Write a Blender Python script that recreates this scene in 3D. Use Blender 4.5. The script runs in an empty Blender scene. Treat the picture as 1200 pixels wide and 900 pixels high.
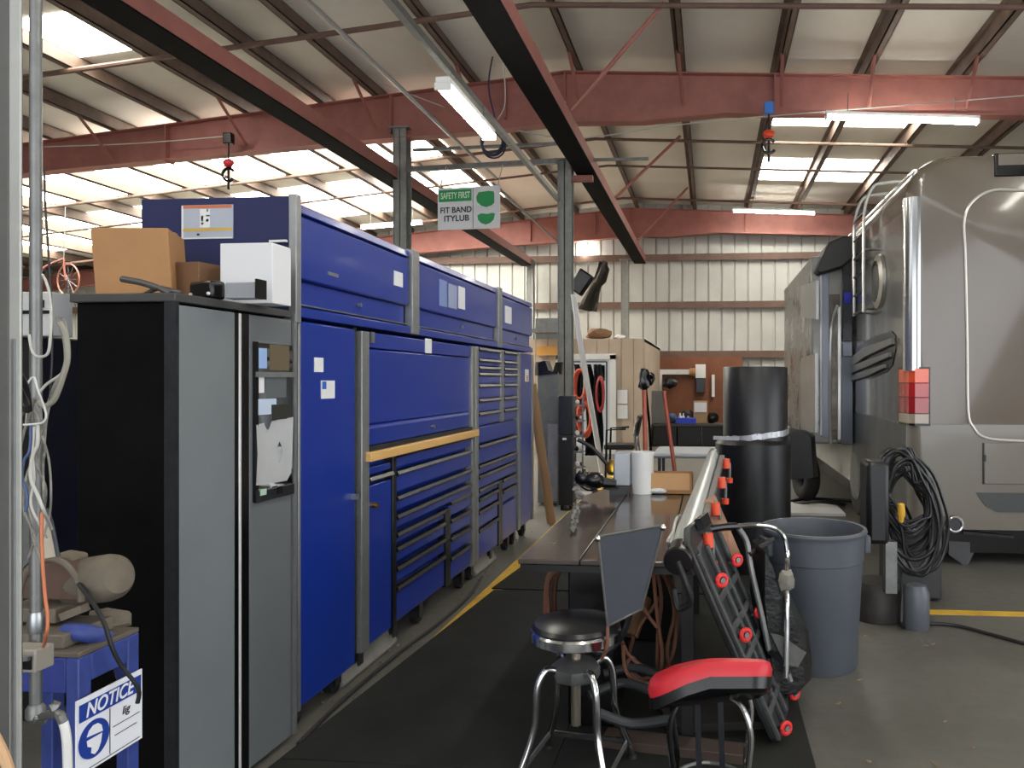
import bpy, bmesh, math, random
from mathutils import Vector, Matrix
random.seed(7)
sc = bpy.context.scene
COL = sc.collection
# ---------------------------------------------------------------- camera model
F, CX, CY, H = 880.0, 750.0, 445.0, 1.55
PSI = math.atan(82/880.0); CP, SP = math.cos(PSI), math.sin(PSI)
def P(px, py, d):
    """point seen at pixel (px,py) of the 1200x900 frame at camera depth d"""
    xc = (px-CX)/F*d
    return Vector((xc*CP-d*SP, xc*SP+d*CP, H+(CY-py)/F*d))
def dX(px, X): return X/((px-CX)/F*CP-SP)
def dY(px, Y): return Y/((px-CX)/F*SP+CP)
def onX(px, py, X): return P(px, py, dX(px, X))
def onY(px, py, Y): return P(px, py, dY(px, Y))
def onZ(px, py, Z=0.0): return P(px, py, (H-Z)*F/(py-CY))
cd = bpy.data.cameras.new('camera'); cam = bpy.data.objects.new('camera', cd); COL.objects.link(cam)
cam.location = (0, 0, H); cam.rotation_euler = (math.pi/2, 0, PSI)
cd.sensor_fit = 'HORIZONTAL'; cd.sensor_width = 36; cd.lens = F/1200*36
cd.shift_x = -(CX-600)/1200; cd.shift_y = -(450-CY)/1200
cd.clip_start = 0.05; cd.clip_end = 200
sc.camera = cam
# ---------------------------------------------------------------- materials
def lin(c):
    c = c/255.0
    return c/12.92 if c <= 0.04045 else ((c+0.055)/1.055)**2.4
MATS = {}
def mat(name, col, rough=.5, metal=0., var=0., scale=6., bump=0., coat=0., emit=None, es=0., stretch=None, rvar=0., spec=None):
    if name in MATS: return MATS[name]
    m = bpy.data.materials.new(name); m.use_nodes = True
    nt = m.node_tree; b = nt.nodes['Principled BSDF']
    c = (lin(col[0]), lin(col[1]), lin(col[2]), 1)
    b.inputs['Base Color'].default_value = c
    b.inputs['Roughness'].default_value = rough
    b.inputs['Metallic'].default_value = metal
    if spec is not None: b.inputs['Specular IOR Level'].default_value = spec
    if coat: b.inputs['Coat Weight'].default_value = coat; b.inputs['Coat Roughness'].default_value = .08
    if emit:
        b.inputs['Emission Color'].default_value = (lin(emit[0]), lin(emit[1]), lin(emit[2]), 1)
        b.inputs['Emission Strength'].default_value = es
    if var or bump or rvar:
        tc = nt.nodes.new('ShaderNodeTexCoord'); mp = nt.nodes.new('ShaderNodeMapping')
        nt.links.new(tc.outputs['Object'], mp.inputs['Vector'])
        if stretch: mp.inputs['Scale'].default_value = stretch
        n = nt.nodes.new('ShaderNodeTexNoise'); n.inputs['Scale'].default_value = scale; n.inputs['Detail'].default_value = 6
        n.inputs['Roughness'].default_value = .65
        nt.links.new(mp.outputs['Vector'], n.inputs['Vector'])
        if var:
            r = nt.nodes.new('ShaderNodeValToRGB')
            r.color_ramp.elements[0].position = .3; r.color_ramp.elements[1].position = .72
            r.color_ramp.elements[0].color = tuple(x*(1-var) for x in c[:3])+(1,)
            r.color_ramp.elements[1].color = tuple(min(1, x*(1+var)+.01*var) for x in c[:3])+(1,)
            nt.links.new(n.outputs['Fac'], r.inputs['Fac']); nt.links.new(r.outputs['Color'], b.inputs['Base Color'])
        if rvar:
            mr = nt.nodes.new('ShaderNodeMapRange'); mr.inputs['To Min'].default_value = max(.02, rough-rvar); mr.inputs['To Max'].default_value = min(1, rough+rvar)
            mr.inputs['From Min'].default_value = .3; mr.inputs['From Max'].default_value = .7
            nt.links.new(n.outputs['Fac'], mr.inputs['Value']); nt.links.new(mr.outputs['Result'], b.inputs['Roughness'])
        if bump:
            bp = nt.nodes.new('ShaderNodeBump'); bp.inputs['Strength'].default_value = bump; bp.inputs['Distance'].default_value = .02
            nt.links.new(n.outputs['Fac'], bp.inputs['Height']); nt.links.new(bp.outputs['Normal'], b.inputs['Normal'])
    MATS[name] = m
    return m
blue = mat('blue_enamel', (14, 46, 140), .28, .0, coat=.18)
railblk = mat('black_handle_rail', (24, 25, 28), .3, .3)
blueside = mat('blue_enamel_side', (12, 30, 92), .5, 0, .12, 3)  # darker blue for box bodies and sides
bluetool = mat('pedestal_blue', (52, 68, 136), .5, 0, .25, 14)
alu = mat('brushed_aluminium', (165, 168, 170), .32, .9, .1, 20)
darkrail = mat('dark_handle_rail', (52, 54, 58), .35, .6, .2, 20)
black = mat('black_paint', (9, 9, 10), .45, 0, .3, 4)
blackgl = mat('black_gloss', (10, 10, 11), .25)
rubber = mat('black_rubber', (20, 20, 20), .75, 0, .2, 20)
steelgrey = mat('grey_enamel', (114, 121, 124), .45, 0, .06, 3, rvar=.08)
chrome = mat('chrome', (215, 215, 215), .14, 1, 0, 10, rvar=.05)
galv = mat('galvanised_steel', (125, 126, 124), .45, .75, .2, 12)
postm = mat('grey_post_paint', (138, 139, 135), .5, .2, .2, 6)
redox = mat('red_primer', (160, 102, 92), .6, .0, .18, 2.5)
redbrown = mat('purlin_primer', (104, 86, 74), .65, .0, .3, 3)
girtm = mat('girt_primer', (104, 80, 68), .65, 0, .2, 3)
wood = mat('maple_edge', (214, 170, 104), .45, 0, .12, 8, stretch=(1, .1, 1))
woodred = mat('red_wood_handle', (152, 66, 42), .4, 0, .15, 10)
card = mat('cardboard', (164, 122, 80), .8, 0, .08, 4)
card2 = mat('cardboard_dark', (120, 88, 62), .85, 0, .12, 4)
white = mat('white_card', (225, 226, 228), .6)
paper = mat('white_paper', (225, 226, 226), .7, 0, .04, 8)
whitepl = mat('white_plastic', (225, 225, 222), .4, 0, .06, 4)
beige = mat('beige_panel', (186, 168, 148), .7, 0, .06, 2)
siding = mat('wall_siding', (188, 188, 182), .55, .0, .1, 1.2)
red = mat('red_vinyl', (196, 36, 48), .42, 0, .06, 6)
orange = mat('orange_plastic', (226, 76, 40), .4)
redwheel = mat('red_wheel', (214, 44, 44), .4)
blackcable = mat('black_cable', (26, 26, 27), .5)
browncable = mat('brown_hose', (112, 72, 52), .55, 0, .2, 8)
greycable = mat('grey_wire', (190, 188, 180), .5)
binm = mat('grey_bin_plastic', (74, 79, 86), .5, 0, .1, 3)
dusty = mat('dusty_cast_iron', (108, 99, 86), .75, 0, .22, 10, .1)
rust = mat('rusty_guard', (92, 70, 60), .75, 0, .25, 8)
greybk = mat('grey_sheet', (84, 89, 96), .5, .3, .1, 4)
rvup = mat('rv_taupe_gloss', (98, 88, 77), .25, .0, .04, 1.5, coat=.6)
rvlow = mat('rv_grey_gloss', (112, 107, 98), .28, .0, .04, 1.5, coat=.5)
rvside = mat('rv_silver_side', (120, 120, 116), .25, .5, .3, 3, .25, coat=.4)
glassdk = mat('dark_glass', (8, 9, 10), .08)
tubewhite = mat('lit_tube', (255, 255, 250), .4, emit=(255, 252, 240), es=26)
skyl = mat('skylight_fibreglass', (240, 240, 235), .6, emit=(255, 251, 240), es=11)
brass = mat('brass', (200, 160, 60), .3, 1)
mirror = mat('mirror_glass', (235, 238, 240), .03, 1)
clothm = mat('dark_cloth', (40, 40, 44), .9, 0, .3, 8)
tape = mat('silver_tape', (190, 192, 196), .35, .6, .2, 14, .2)
# ---------------------------------------------------------------- mesh builder
class B:
    def __init__(s): s.bm = bmesh.new()
    def face(s, pts):
        return s.bm.faces.new([s.bm.verts.new(p) for p in pts])
    def hexa(s, p):
        v = [s.bm.verts.new(q) for q in p]
        for f in ((0,3,2,1),(4,5,6,7),(0,1,5,4),(1,2,6,5),(2,3,7,6),(3,0,4,7)): s.bm.faces.new([v[i] for i in f])
        return s
    def box(s, x0, x1, y0, y1, z0, z1):
        return s.hexa([(x0,y0,z0),(x1,y0,z0),(x1,y1,z0),(x0,y1,z0),(x0,y0,z1),(x1,y0,z1),(x1,y1,z1),(x0,y1,z1)])
    def obox(s, c, size, rz=0, rx=0, ry=0):
        M = Matrix.Translation(Vector(c)) @ Matrix.Rotation(rz,4,'Z') @ Matrix.Rotation(ry,4,'Y') @ Matrix.Rotation(rx,4,'X')
        a, b, e = [t/2 for t in size]
        return s.hexa([M @ Vector(q) for q in ((-a,-b,-e),(a,-b,-e),(a,b,-e),(-a,b,-e),(-a,-b,e),(a,-b,e),(a,b,e),(-a,b,e))])
    def bar(s, p0, p1, w, h, up=(0,0,1)):
        p0, p1 = Vector(p0), Vector(p1); t = (p1-p0).normalized(); up = Vector(up)
        if abs(t.dot(up)) > .98: up = Vector((1,0,0))
        r = t.cross(up).normalized(); u = r.cross(t)
        a, b = r*w/2, u*h/2
        return s.hexa([p0-a-b, p0+a-b, p1+a-b, p1-a-b, p0-a+b, p0+a+b, p1+a+b, p1-a+b])
    def prism(s, pts, ext):
        ext = Vector(ext); n = len(pts)
        a = [s.bm.verts.new(Vector(p)) for p in pts]; b = [s.bm.verts.new(Vector(p)+ext) for p in pts]
        s.bm.faces.new(a[::-1]); s.bm.faces.new(b)
        for i in range(n): s.bm.faces.new((a[i], a[(i+1)%n], b[(i+1)%n], b[i]))
        return s
    def ring(s, c, t, r, n, ph=0, ref=None):
        t = Vector(t).normalized(); ref = ref or (Vector((0,0,1)) if abs(t.z) < .9 else Vector((1,0,0)))
        a = t.cross(ref).normalized(); b = t.cross(a)
        return [s.bm.verts.new(Vector(c)+(a*math.cos(2*math.pi*i/n+ph)+b*math.sin(2*math.pi*i/n+ph))*r) for i in range(n)]
    def loft(s, rings, cap=True):
        n = len(rings[0])
        for A, C in zip(rings, rings[1:]):
            for i in range(n): s.bm.faces.new((A[i], A[(i+1)%n], C[(i+1)%n], C[i]))
        if cap: s.bm.faces.new(rings[0][::-1]); s.bm.faces.new(rings[-1])
        return s
    def cyl(s, p0, p1, r0, r1=None, n=24, cap=True):
        p0, p1 = Vector(p0), Vector(p1); t = p1-p0; r1 = r0 if r1 is None else r1
        return s.loft([s.ring(p0,t,r0,n), s.ring(p1,t,r1,n)], cap)
    def tube(s, pts, r, n=8, smooth=4, closed=False):
        pts = [Vector(p) for p in pts]
        if smooth > 1 and len(pts) > 2:
            o = []; m = len(pts)
            for i in range(m-1):
                p0, p1, p2, p3 = pts[max(i-1,0)], pts[i], pts[i+1], pts[min(i+2,m-1)]
                for k in range(smooth):
                    t = k/smooth
                    o.append(.5*((2*p1)+(p2-p0)*t+(2*p0-5*p1+4*p2-p3)*t*t+(3*p1-p0-3*p2+p3)*t**3))
            o.append(pts[-1]); pts = o
        q = [pts[0]]
        for p in pts[1:]:
            if (p-q[-1]).length > 1e-5: q.append(p)
        pts = q
        t = (pts[1]-pts[0]).normalized(); u = t.orthogonal().normalized(); rings = []
        for i, p in enumerate(pts):
            a = pts[max(i-1,0)]; b = pts[min(i+1,len(pts)-1)]
            t2 = (b-a).normalized()
            u = (u - t2*u.dot(t2)); u = u.normalized() if u.length > 1e-6 else t2.orthogonal().normalized()
            v = t2.cross(u)
            rr = r if not callable(r) else r(i/(len(pts)-1))
            rings.append([s.bm.verts.new(p+(u*math.cos(2*math.pi*k/n)+v*math.sin(2*math.pi*k/n))*rr) for k in range(n)])
        return s.loft(rings)
    def lathe(s, c, prof, n=32, axis=(0,0,1), cap=True):
        c = Vector(c); ax = Vector(axis).normalized()
        return s.loft([s.ring(c+ax*h, ax, max(r,1e-4), n) for r, h in prof], cap)
    def torus(s, c, t, R, r, n=32, k=8, a0=0, a1=2*math.pi):
        t = Vector(t).normalized(); ref = Vector((0,0,1)) if abs(t.z) < .9 else Vector((1,0,0))
        a = t.cross(ref).normalized(); b = t.cross(a); c = Vector(c)
        pts = [c+(a*math.cos(a0+(a1-a0)*i/n)+b*math.sin(a0+(a1-a0)*i/n))*R for i in range(n+1)]
        return s.tube(pts, r, k, 1)
    def blob(s, c, r, seed=0, amp=.25, sub=2):
        rnd = random.Random(seed); r = Vector(r) if not isinstance(r, (int, float)) else Vector((r,r,r))
        m = bmesh.ops.create_icosphere(s.bm, subdivisions=sub, radius=1)
        for v in m['verts']:
            k = 1+rnd.uniform(-amp, amp); v.co = Vector((v.co.x*r.x*k, v.co.y*r.y*k, v.co.z*r.z*k))+Vector(c)
        return s
    def sheet(s, grid, th):
        """thick cloth-like sheet from a grid of points"""
        nr, nc = len(grid), len(grid[0])
        V = [[s.bm.verts.new(p) for p in row] for row in grid]
        fs = [s.bm.faces.new((V[i][j], V[i][j+1], V[i+1][j+1], V[i+1][j])) for i in range(nr-1) for j in range(nc-1)]
        bmesh.ops.solidify(s.bm, geom=fs+[v for r in V for v in r], thickness=th)
        return s
    def build(s, name, m, parent=None, bevel=0, origin=None, seg=2, smooth=True):
        bm = s.bm
        bmesh.ops.recalc_face_normals(bm, faces=bm.faces[:])
        if parent is not None: org = Vector(parent['_org'])
        else:
            xs = [v.co for v in bm.verts]
            org = Vector(origin) if origin is not None else Vector(((min(v.x for v in xs)+max(v.x for v in xs))/2, (min(v.y for v in xs)+max(v.y for v in xs))/2, min(v.z for v in xs)))
        bmesh.ops.translate(bm, verts=bm.verts[:], vec=-org)
        me = bpy.data.meshes.new(name); bm.to_mesh(me); bm.free()
        for mm in (m if isinstance(m, (list, tuple)) else [m]): me.materials.append(mm)
        if smooth:
            for p in me.polygons: p.use_smooth = True
            me.set_sharp_from_angle(angle=math.radians(32))
        o = bpy.data.objects.new(name, me); COL.objects.link(o)
        if parent is not None: o.parent = parent
        else: o.location = org
        o['_org'] = tuple(org)
        if bevel:
            md = o.modifiers.new('edge', 'BEVEL'); md.width = bevel; md.segments = seg; md.limit_method = 'ANGLE'; md.angle_limit = math.radians(50)
        return o
def tag(o, label, cat, group=None):
    o['label'] = label; o['category'] = cat
    if group: o['group'] = group
    return o
def struct(o): o['kind'] = 'structure'; return o
def thing(name, label, cat, loc, group=None):
    o = bpy.data.objects.new(name, None); COL.objects.link(o); o.location = loc; o['_org'] = tuple(loc)
    o.empty_display_size = .1
    return tag(o, label, cat, group)
def plab(o, l): o['label'] = l; return o
def dup(root, delta, label=None, rz=0):
    r = root.copy(); COL.objects.link(r); r.location = root.location+Vector(delta); r.rotation_euler.z += rz
    if label: r['label'] = label
    for ch in [c for c in bpy.data.objects if c.parent == root]:
        c = ch.copy(); COL.objects.link(c); c.parent = r
        for g in [c2 for c2 in bpy.data.objects if c2.parent == ch]:
            d = g.copy(); COL.objects.link(d); d.parent = c
    return r
def text_mesh(txt, size, org, ex, ey, thick=.001, bold=0.0, shear=0, align='LEFT'):
    """letters lying in the plane spanned by ex, ey, as a B"""
    cu = bpy.data.curves.new('t', 'FONT'); cu.body = txt; cu.size = size; cu.extrude = thick/2; cu.offset = bold; cu.shear = shear; cu.align_x = align
    o = bpy.data.objects.new('t', cu); COL.objects.link(o)
    dg = bpy.context.evaluated_depsgraph_get(); me = bpy.data.meshes.new_from_object(o.evaluated_get(dg))
    b = B(); b.bm.from_mesh(me)
    ex, ey = Vector(ex).normalized(), Vector(ey).normalized(); ez = ex.cross(ey)
    for v in b.bm.verts: v.co = Vector(org)+ex*v.co.x+ey*v.co.y+ez*v.co.z
    bpy.data.objects.remove(o); bpy.data.curves.remove(cu); bpy.data.meshes.remove(me)
    return b
# ================================================================ THE BUILDING
YR1, YR2, YB = 11.25, 20.3, 20.75
XR, ZT = -2.18, 6.21          # ridge position, rafter top at the ridge
XL, XRT = -21.0, 9.5
def ztop(x): return ZT-.094*(XR-x) if x < XR else ZT-.051*(x-XR)
PUR = .24
def zceil(x): return ztop(x)+PUR+.01
# floor: concrete with stains (procedural)
fm = bpy.data.materials.new('concrete_floor'); fm.use_nodes = True
nt = fm.node_tree; bs = nt.nodes['Principled BSDF']
tc = nt.nodes.new('ShaderNodeTexCoord')
n1 = nt.nodes.new('ShaderNodeTexNoise'); n1.inputs['Scale'].default_value = 1.1; n1.inputs['Detail'].default_value = 8
n2 = nt.nodes.new('ShaderNodeTexNoise'); n2.inputs['Scale'].default_value = 14; n2.inputs['Detail'].default_value = 6
rp = nt.nodes.new('ShaderNodeValToRGB')
rp.color_ramp.elements[0].position = .32; rp.color_ramp.elements[1].position = .7
rp.color_ramp.elements[0].color = (lin(82), lin(80), lin(73), 1); rp.color_ramp.elements[1].color = (lin(112), lin(110), lin(103), 1)
mx = nt.nodes.new('ShaderNodeMix'); mx.data_type = 'FLOAT'; mx.inputs[0].default_value = .3
nt.links.new(tc.outputs['Object'], n1.inputs['Vector']); nt.links.new(tc.outputs['Object'], n2.inputs['Vector'])
nt.links.new(n1.outputs['Fac'], mx.inputs[2]); nt.links.new(n2.outputs['Fac'], mx.inputs[3])
nt.links.new(mx.outputs[0], rp.inputs['Fac']); nt.links.new(rp.outputs['Color'], bs.inputs['Base Color'])
mr = nt.nodes.new('ShaderNodeMapRange'); mr.inputs['To Min'].default_value = .32; mr.inputs['To Max'].default_value = .6
nt.links.new(n1.outputs['Fac'], mr.inputs['Value']); nt.links.new(mr.outputs['Result'], bs.inputs['Roughness'])
bp = nt.nodes.new('ShaderNodeBump'); bp.inputs['Strength'].default_value = .12; bp.inputs['Distance'].default_value = .01
nt.links.new(n2.outputs['Fac'], bp.inputs['Height']); nt.links.new(bp.outputs['Normal'], bs.inputs['Normal'])
fl = B().box(XL, XRT, -5, YB+.2, -.2, 0).build('floor', fm, origin=(0,0,0)); struct(fl)
# walls: ribbed sheet steel
def ribwall(name, p0, p1, h0, h1, sp, nrm):
    p0, p1 = Vector(p0), Vector(p1); L = (p1-p0).length; t = (p1-p0)/L; n = Vector(nrm); b = B(); pr = []
    k = 0.0
    while k < L-.01:
        pr += [(k, 0), (min(k+sp-.05, L), 0), (min(k+sp-.035, L), -.05), (min(k+sp-.01, L), -.05)]; k += sp
    pr.append((L, 0))
    back = [p0+t*a+n*(o) for a, o in pr]
    for i in range(len(back)-1):
        if (back[i+1]-back[i]).length < 1e-5: continue
        ha = h0+(h1-h0)*pr[i][0]/L; hb = h0+(h1-h0)*pr[i+1][0]/L
        a, c = back[i], back[i+1]
        b.hexa([a, c, c-n*.05, a-n*.05, a+Vector((0,0,ha)), c+Vector((0,0,hb)), c-n*.05+Vector((0,0,hb)), a-n*.05+Vector((0,0,ha))])
    return struct(b.build(name, siding, smooth=False))
ribwall('wall_back', (XL, YB, 0), (XR, YB, 0), zceil(XL), zceil(XR), .36, (0, -1, 0))
ribwall('wall_back', (XR, YB, 0), (XRT, YB, 0), zceil(XR), zceil(XRT), .36, (0, -1, 0))
ribwall('wall_left', (XL, -5, 0), (XL, YB, 0), zceil(XL), zceil(XL), .4, (1, 0, 0))
ribwall('wall_right', (XRT, 5.6, 0), (XRT, YB, 0), zceil(XRT), zceil(XRT), .4, (-1, 0, 0))
struct(B().box(XRT, XRT+.06, -5, 5.6, 4.3, zceil(XRT)).build('wall_right', siding)); struct(B().box(XRT, XRT+.06, -5, -4, 0, 4.3).build('wall_right', siding))  # unseen side opening, added to let in fill light
# front gable wall behind the camera, with a roll-up door opening
ceilm = mat('roof_insulation', (226, 221, 210), .8, 0, .08, .8, .05)
b = B(); b.box(XL, -3.2, -5.1, -5, 0, 4.4); b.box(6.5, XRT, -5.1, -5, 0, 5.6); b.box(-3.2, 6.5, -5.1, -5, 4.2, 5.75)
struct(b.build('wall_front', siding))
b = B()
b.hexa([(XL,-5.1,zceil(XL)),(XR,-5.1,zceil(XR)),(XR,YB+.1,zceil(XR)),(XL,YB+.1,zceil(XL)),(XL,-5.1,zceil(XL)+.1),(XR,-5.1,zceil(XR)+.1),(XR,YB+.1,zceil(XR)+.1),(XL,YB+.1,zceil(XL)+.1)])
b.hexa([(XR,-5.1,zceil(XR)),(XRT,-5.1,zceil(XRT)),(XRT,YB+.1,zceil(XRT)),(XR,YB+.1,zceil(XR)),(XR,-5.1,zceil(XR)+.1),(XRT,-5.1,zceil(XRT)+.1),(XRT,YB+.1,zceil(XRT)+.1),(XR,YB+.1,zceil(XR)+.1)])
struct(b.build('ceiling', ceilm, smooth=False))
# purlins, each its own: a web with two flanges
pxs = [(1180,92),(1125,91),(1012,89),(911,88),(797,87),(677,86),(553,88),(440,97),(377,110),(290,126),(213,137),(137,150),(63,162)]
PX_X = [onY(px, py, YR1).x for px, py in pxs]
PX_X[0] = PX_X[1]+1.5; PX_X = [PX_X[0]+1.6]+PX_X
while PX_X[-1] > XL+1.2: PX_X.append(PX_X[-1]-1.15)
for i, x in enumerate(PX_X):
    z = ztop(x); s = -.094 if x < XR else .051
    b = B(); b.box(x-.008, x+.008, -5, YB-.06, z, z+PUR-.012); b.box(x-.008, x+.09, -5, YB-.06, z, z+.014); b.box(x-.075, x+.008, -5, YB-.06, z+PUR-.02, z+PUR-.006)
    b.box(x+.078, x+.09, -5, YB-.06, z, z+.03)
    o = struct(b.build('trim_%d' % (i+1), redbrown, smooth=False)); o['label'] = 'brown steel roof purlin running lengthwise under the roof'; o['group'] = 'roof purlins'
# skylights between purlins: (x index pair, y0, y1)
def sky(n, i, y0, y1, pane=skyl):
    xa, xb = PX_X[i+1], PX_X[i]
    za, zb = zceil(xa)-.004, zceil(xb)-.004
    b = B(); b.hexa([(xa,y0,za-.012),(xb,y0,zb-.012),(xb,y1,zb-.012),(xa,y1,za-.012),(xa,y0,za),(xb,y0,zb),(xb,y1,zb),(xa,y1,za)])
    struct(b.build('window_%d' % n, pane, smooth=False))
n = 1
for i in (2, 3):      # right bay, two rows
    for (y0, y1) in ((12.6, 14.1), (16.2, 17.9)):
        sky(n, i, y0, y1); n += 1
sky(n, 10, 8.3, 9.3); n += 1
for i in range(8, 19):
    if i+1 >= len(PX_X): break
    for (y0, y1) in ((12.0, 14.9), (15.8, 18.6)):
        sky(n, i, y0, y1); n += 1
# rafters: tapered built-up I-beams across the building
def rafter(y, k):
    xs = [XL+.1, -10.8, -5.5, XR-1.2, XR, XR+1.2, 0.2, XRT-.1]
    dp = [.42, .50, .66, .76, .78, .74, .60, .50]
    b = B()
    top = [Vector((x, y, ztop(x)-.002)) for x in xs]; bot = [Vector((x, y, ztop(x)-d)) for x, d in zip(xs, dp)]
    for i in range(len(xs)-1):
        for (a0, a1, hh, w) in ((bot[i], bot[i+1], .016, .22), (top[i]-Vector((0,0,.018)), top[i+1]-Vector((0,0,.018)), .016, .22)):
            b.hexa([a0+Vector((0,-w/2,0)), a1+Vector((0,-w/2,0)), a1+Vector((0,w/2,0)), a0+Vector((0,w/2,0)),
                    a0+Vector((0,-w/2,hh)), a1+Vector((0,-w/2,hh)), a1+Vector((0,w/2,hh)), a0+Vector((0,w/2,hh))])
        u, v = bot[i], bot[i+1]; p, q = top[i], top[i+1]; e = Vector((0,.006,0))
        b.hexa([u-e, v-e, v+e, u+e, p-e, q-e, q+e, p+e])
    for x in (-12.5, -8.6, -4.9, -3.1, XR, .95, 4.6):       # web stiffener plates and splice
        z = ztop(x); d = .6
        b.box(x-.012, x+.012, y-.105, y+.105, z-d, z-.01)
    o = b.build('roof_beam', redox, smooth=False); struct(o); o['label'] = k; return o
rafter(YR1, 'dark red steel rafter crossing above the hanging sign')
rafter(YR2, 'dark red steel rafter against the far wall')
# girts on the far wall
for i, z in enumerate((onY(900, 301, YB).z, onY(900, 357, YB).z, onY(900, 415, YB).z)):
    b = B(); b.box(XL+.1, XRT-.1, YB-.16, YB-.04, z-.008, z+.008); b.box(XL+.1, XRT-.1, YB-.165, YB-.15, z-.09, z+.09)
    struct(b.build('trim_%d' % (60+i), girtm, smooth=False))
# overhead crane rails (I-beams running lengthwise)
def rail(y0, y1, zb, x, label, hh=.20, w=.30):
    b = B(); b.box(x+w/2-.014, x+w/2, y0, y1, zb+.02, zb+hh); b.box(x-w/2, x+w/2-.015, y0, y1, zb+hh-.02, zb+hh)
    for yy in (2.2, 5.4, 8.6, 11.3, 14.4, 17.6): b.box(x-w/2+.02, x+w/2-.016, yy-.01, yy+.01, zb+.02, zb+hh-.022)
    o = b.build('crane_rail_beam', redox, smooth=False, origin=(x, y0, zb)); struct(o); o['label'] = label; o['group'] = 'overhead crane rails'; o['_org'] = (x, y0, zb)
    B().box(x-w/2, x+w/2, y0, y1, zb, zb+.018).build('track_flange', mat('black_track', (9,7,7), .8, 0, .3, 6, spec=.1), o, smooth=False)  # bottom flange coloured near black, unlike the red web
    B().box(x+w/2-.05, x+w/2+.01, y1, y1+.02, zb-.01, zb+hh+.01).build('end_plate', redox, o, smooth=False)
    return o
bx = onX(742, 309, -2.3); 
XB = -3.05
YE = 20.0
pB = onY(750, 309, YE); pA = onY(618, 312, YE)
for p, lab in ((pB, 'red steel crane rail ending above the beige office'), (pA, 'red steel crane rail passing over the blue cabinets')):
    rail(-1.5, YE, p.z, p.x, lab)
# columns: round steel posts
def post(px, yt, label, r=.1, y=None, zt=None, zb=0.0):
    yw = y if y is not None else YR1
    p = onY(px, 400, yw); z = zt if zt is not None else onY(px, yt, yw).z
    root = thing('steel_column', label, 'column', (p.x, yw, 0))
    b = B()   # I-section column
    b.box(p.x-r, p.x+r, yw-r, yw-r+.014, zb, z); b.box(p.x-r, p.x+r, yw+r-.014, yw+r, zb, z); b.box(p.x-.007, p.x+.007, yw-r, yw+r, zb, z)
    b.box(p.x-r*.93, p.x-r*.83, yw-r-.02, yw-r, zb, z)
    b.build('shaft', postm, root, smooth=False)
    B().box(p.x-r*1.5, p.x+r*1.5, yw-r*1.5, yw+r*1.5, z, z+.02).build('cap_plate', postm, root)
    if zb == 0: B().box(p.x-r*1.6, p.x+r*1.6, yw-r*1.6, yw+r*1.6, 0, .025).build('base_plate', postm, root)
    return root
post(471.5, 153, 'grey steel column rising behind the blue upper boxes', .105)
post(663, 190, 'grey steel column with white pole leaning on it', .105)
b = B(); p_ = onY(663, 208, YR1); b.box(p_.x+.08, pB.x+.1, YR1-.06, YR1+.06, pB.z-.1, pB.z-.02); tag(b.build('rail_bracket', redox), 'short bracket joining the grey column to the crane rail', 'bracket')
post(732.5, 305, 'thin grey column behind the far end of a crane rail', .1, YE-.1)
post(622, 305, 'thin grey column under the other crane rail, beyond the upper boxes', .09, YE-.1)
# strut cross-bars and long conduits under the roof
def rod(name, a, c, r, m, label, cat, group=None, sq=False):
    b = B()
    if sq: b.bar(a, c, r*2, r*2)
    else: b.tube([a, c], r, 8, 1)
    return tag(b.build(name, m), label, cat, group)
yc = YR1-.35
rod('strut_channel', onY(476, 199, yc), onY(652, 189, yc), .035, galv, 'galvanised strut bar from which the green and white sign hangs', 'strut', sq=True)
rod('strut_channel', onY(484, 176, yc+.35), onY(660, 168, yc+.35), .022, galv, 'thin galvanised strut just above the sign strut', 'strut', sq=True)
rod('strut_channel', onY(668, 188, yc+.1), onY(760, 186, yc+.1), .02, galv, 'galvanised strut bar reaching across under the crane rail', 'strut', sq=True)
# the light rail and conduits running lengthwise
def along(px, py, z, y0, y1):
    p = onZ(px, py, z); return Vector((p.x, y0, z)), Vector((p.x, y1, z))
a, c = along(655, 235, 4.27, 1.0, YR1-.1)
rod('light_rail', a, c, .03, galv, 'grey strut rail that the tilted-looking tube light hangs from', 'rail', sq=True)
a, c = along(537, 167, 4.85, 1.0, 12.0)
rod('conduit', a, c, .025, alu, 'pale round conduit over the blue cabinets, left of the tube light', 'pipe')
a2 = Vector((c.x, 12.0, c.z)); rod('conduit', Vector((onZ(600, 235, 4.6).x, 11.4, 4.6)), Vector((onZ(600, 235, 4.6).x, 18.5, 4.6)), .022, galv, 'thin conduit running behind the green and white sign', 'pipe')
# sprinkler pipes crossing below the purlins
def cross_pipe(y, r, label, m=girtm, drop=.06):
    b = B(); xs = [XL+.3, XR, XRT-.3]
    b.tube([Vector((x, y, ztop(x)-drop)) for x in xs], r, 8, 1)
    for x in PX_X[::2]:
        b.cyl((x, y, ztop(x)-drop), (x, y, ztop(x)+.05), .012, n=6)
    return tag(b.build('sprinkler_pipe', m), label, 'pipe', None)
cross_pipe(9.05, .035, 'brown sprinkler pipe crossing nearest under the roof')
cross_pipe(14.2, .03, 'dark pipe crossing just beyond the nearer rafter', redbrown)
cross_pipe(16.0, .025, 'dark pipe crossing between the two rafters, second from the nearer', redbrown)
cross_pipe(18.9, .03, 'brown pipe crossing just before the far rafter')
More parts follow.
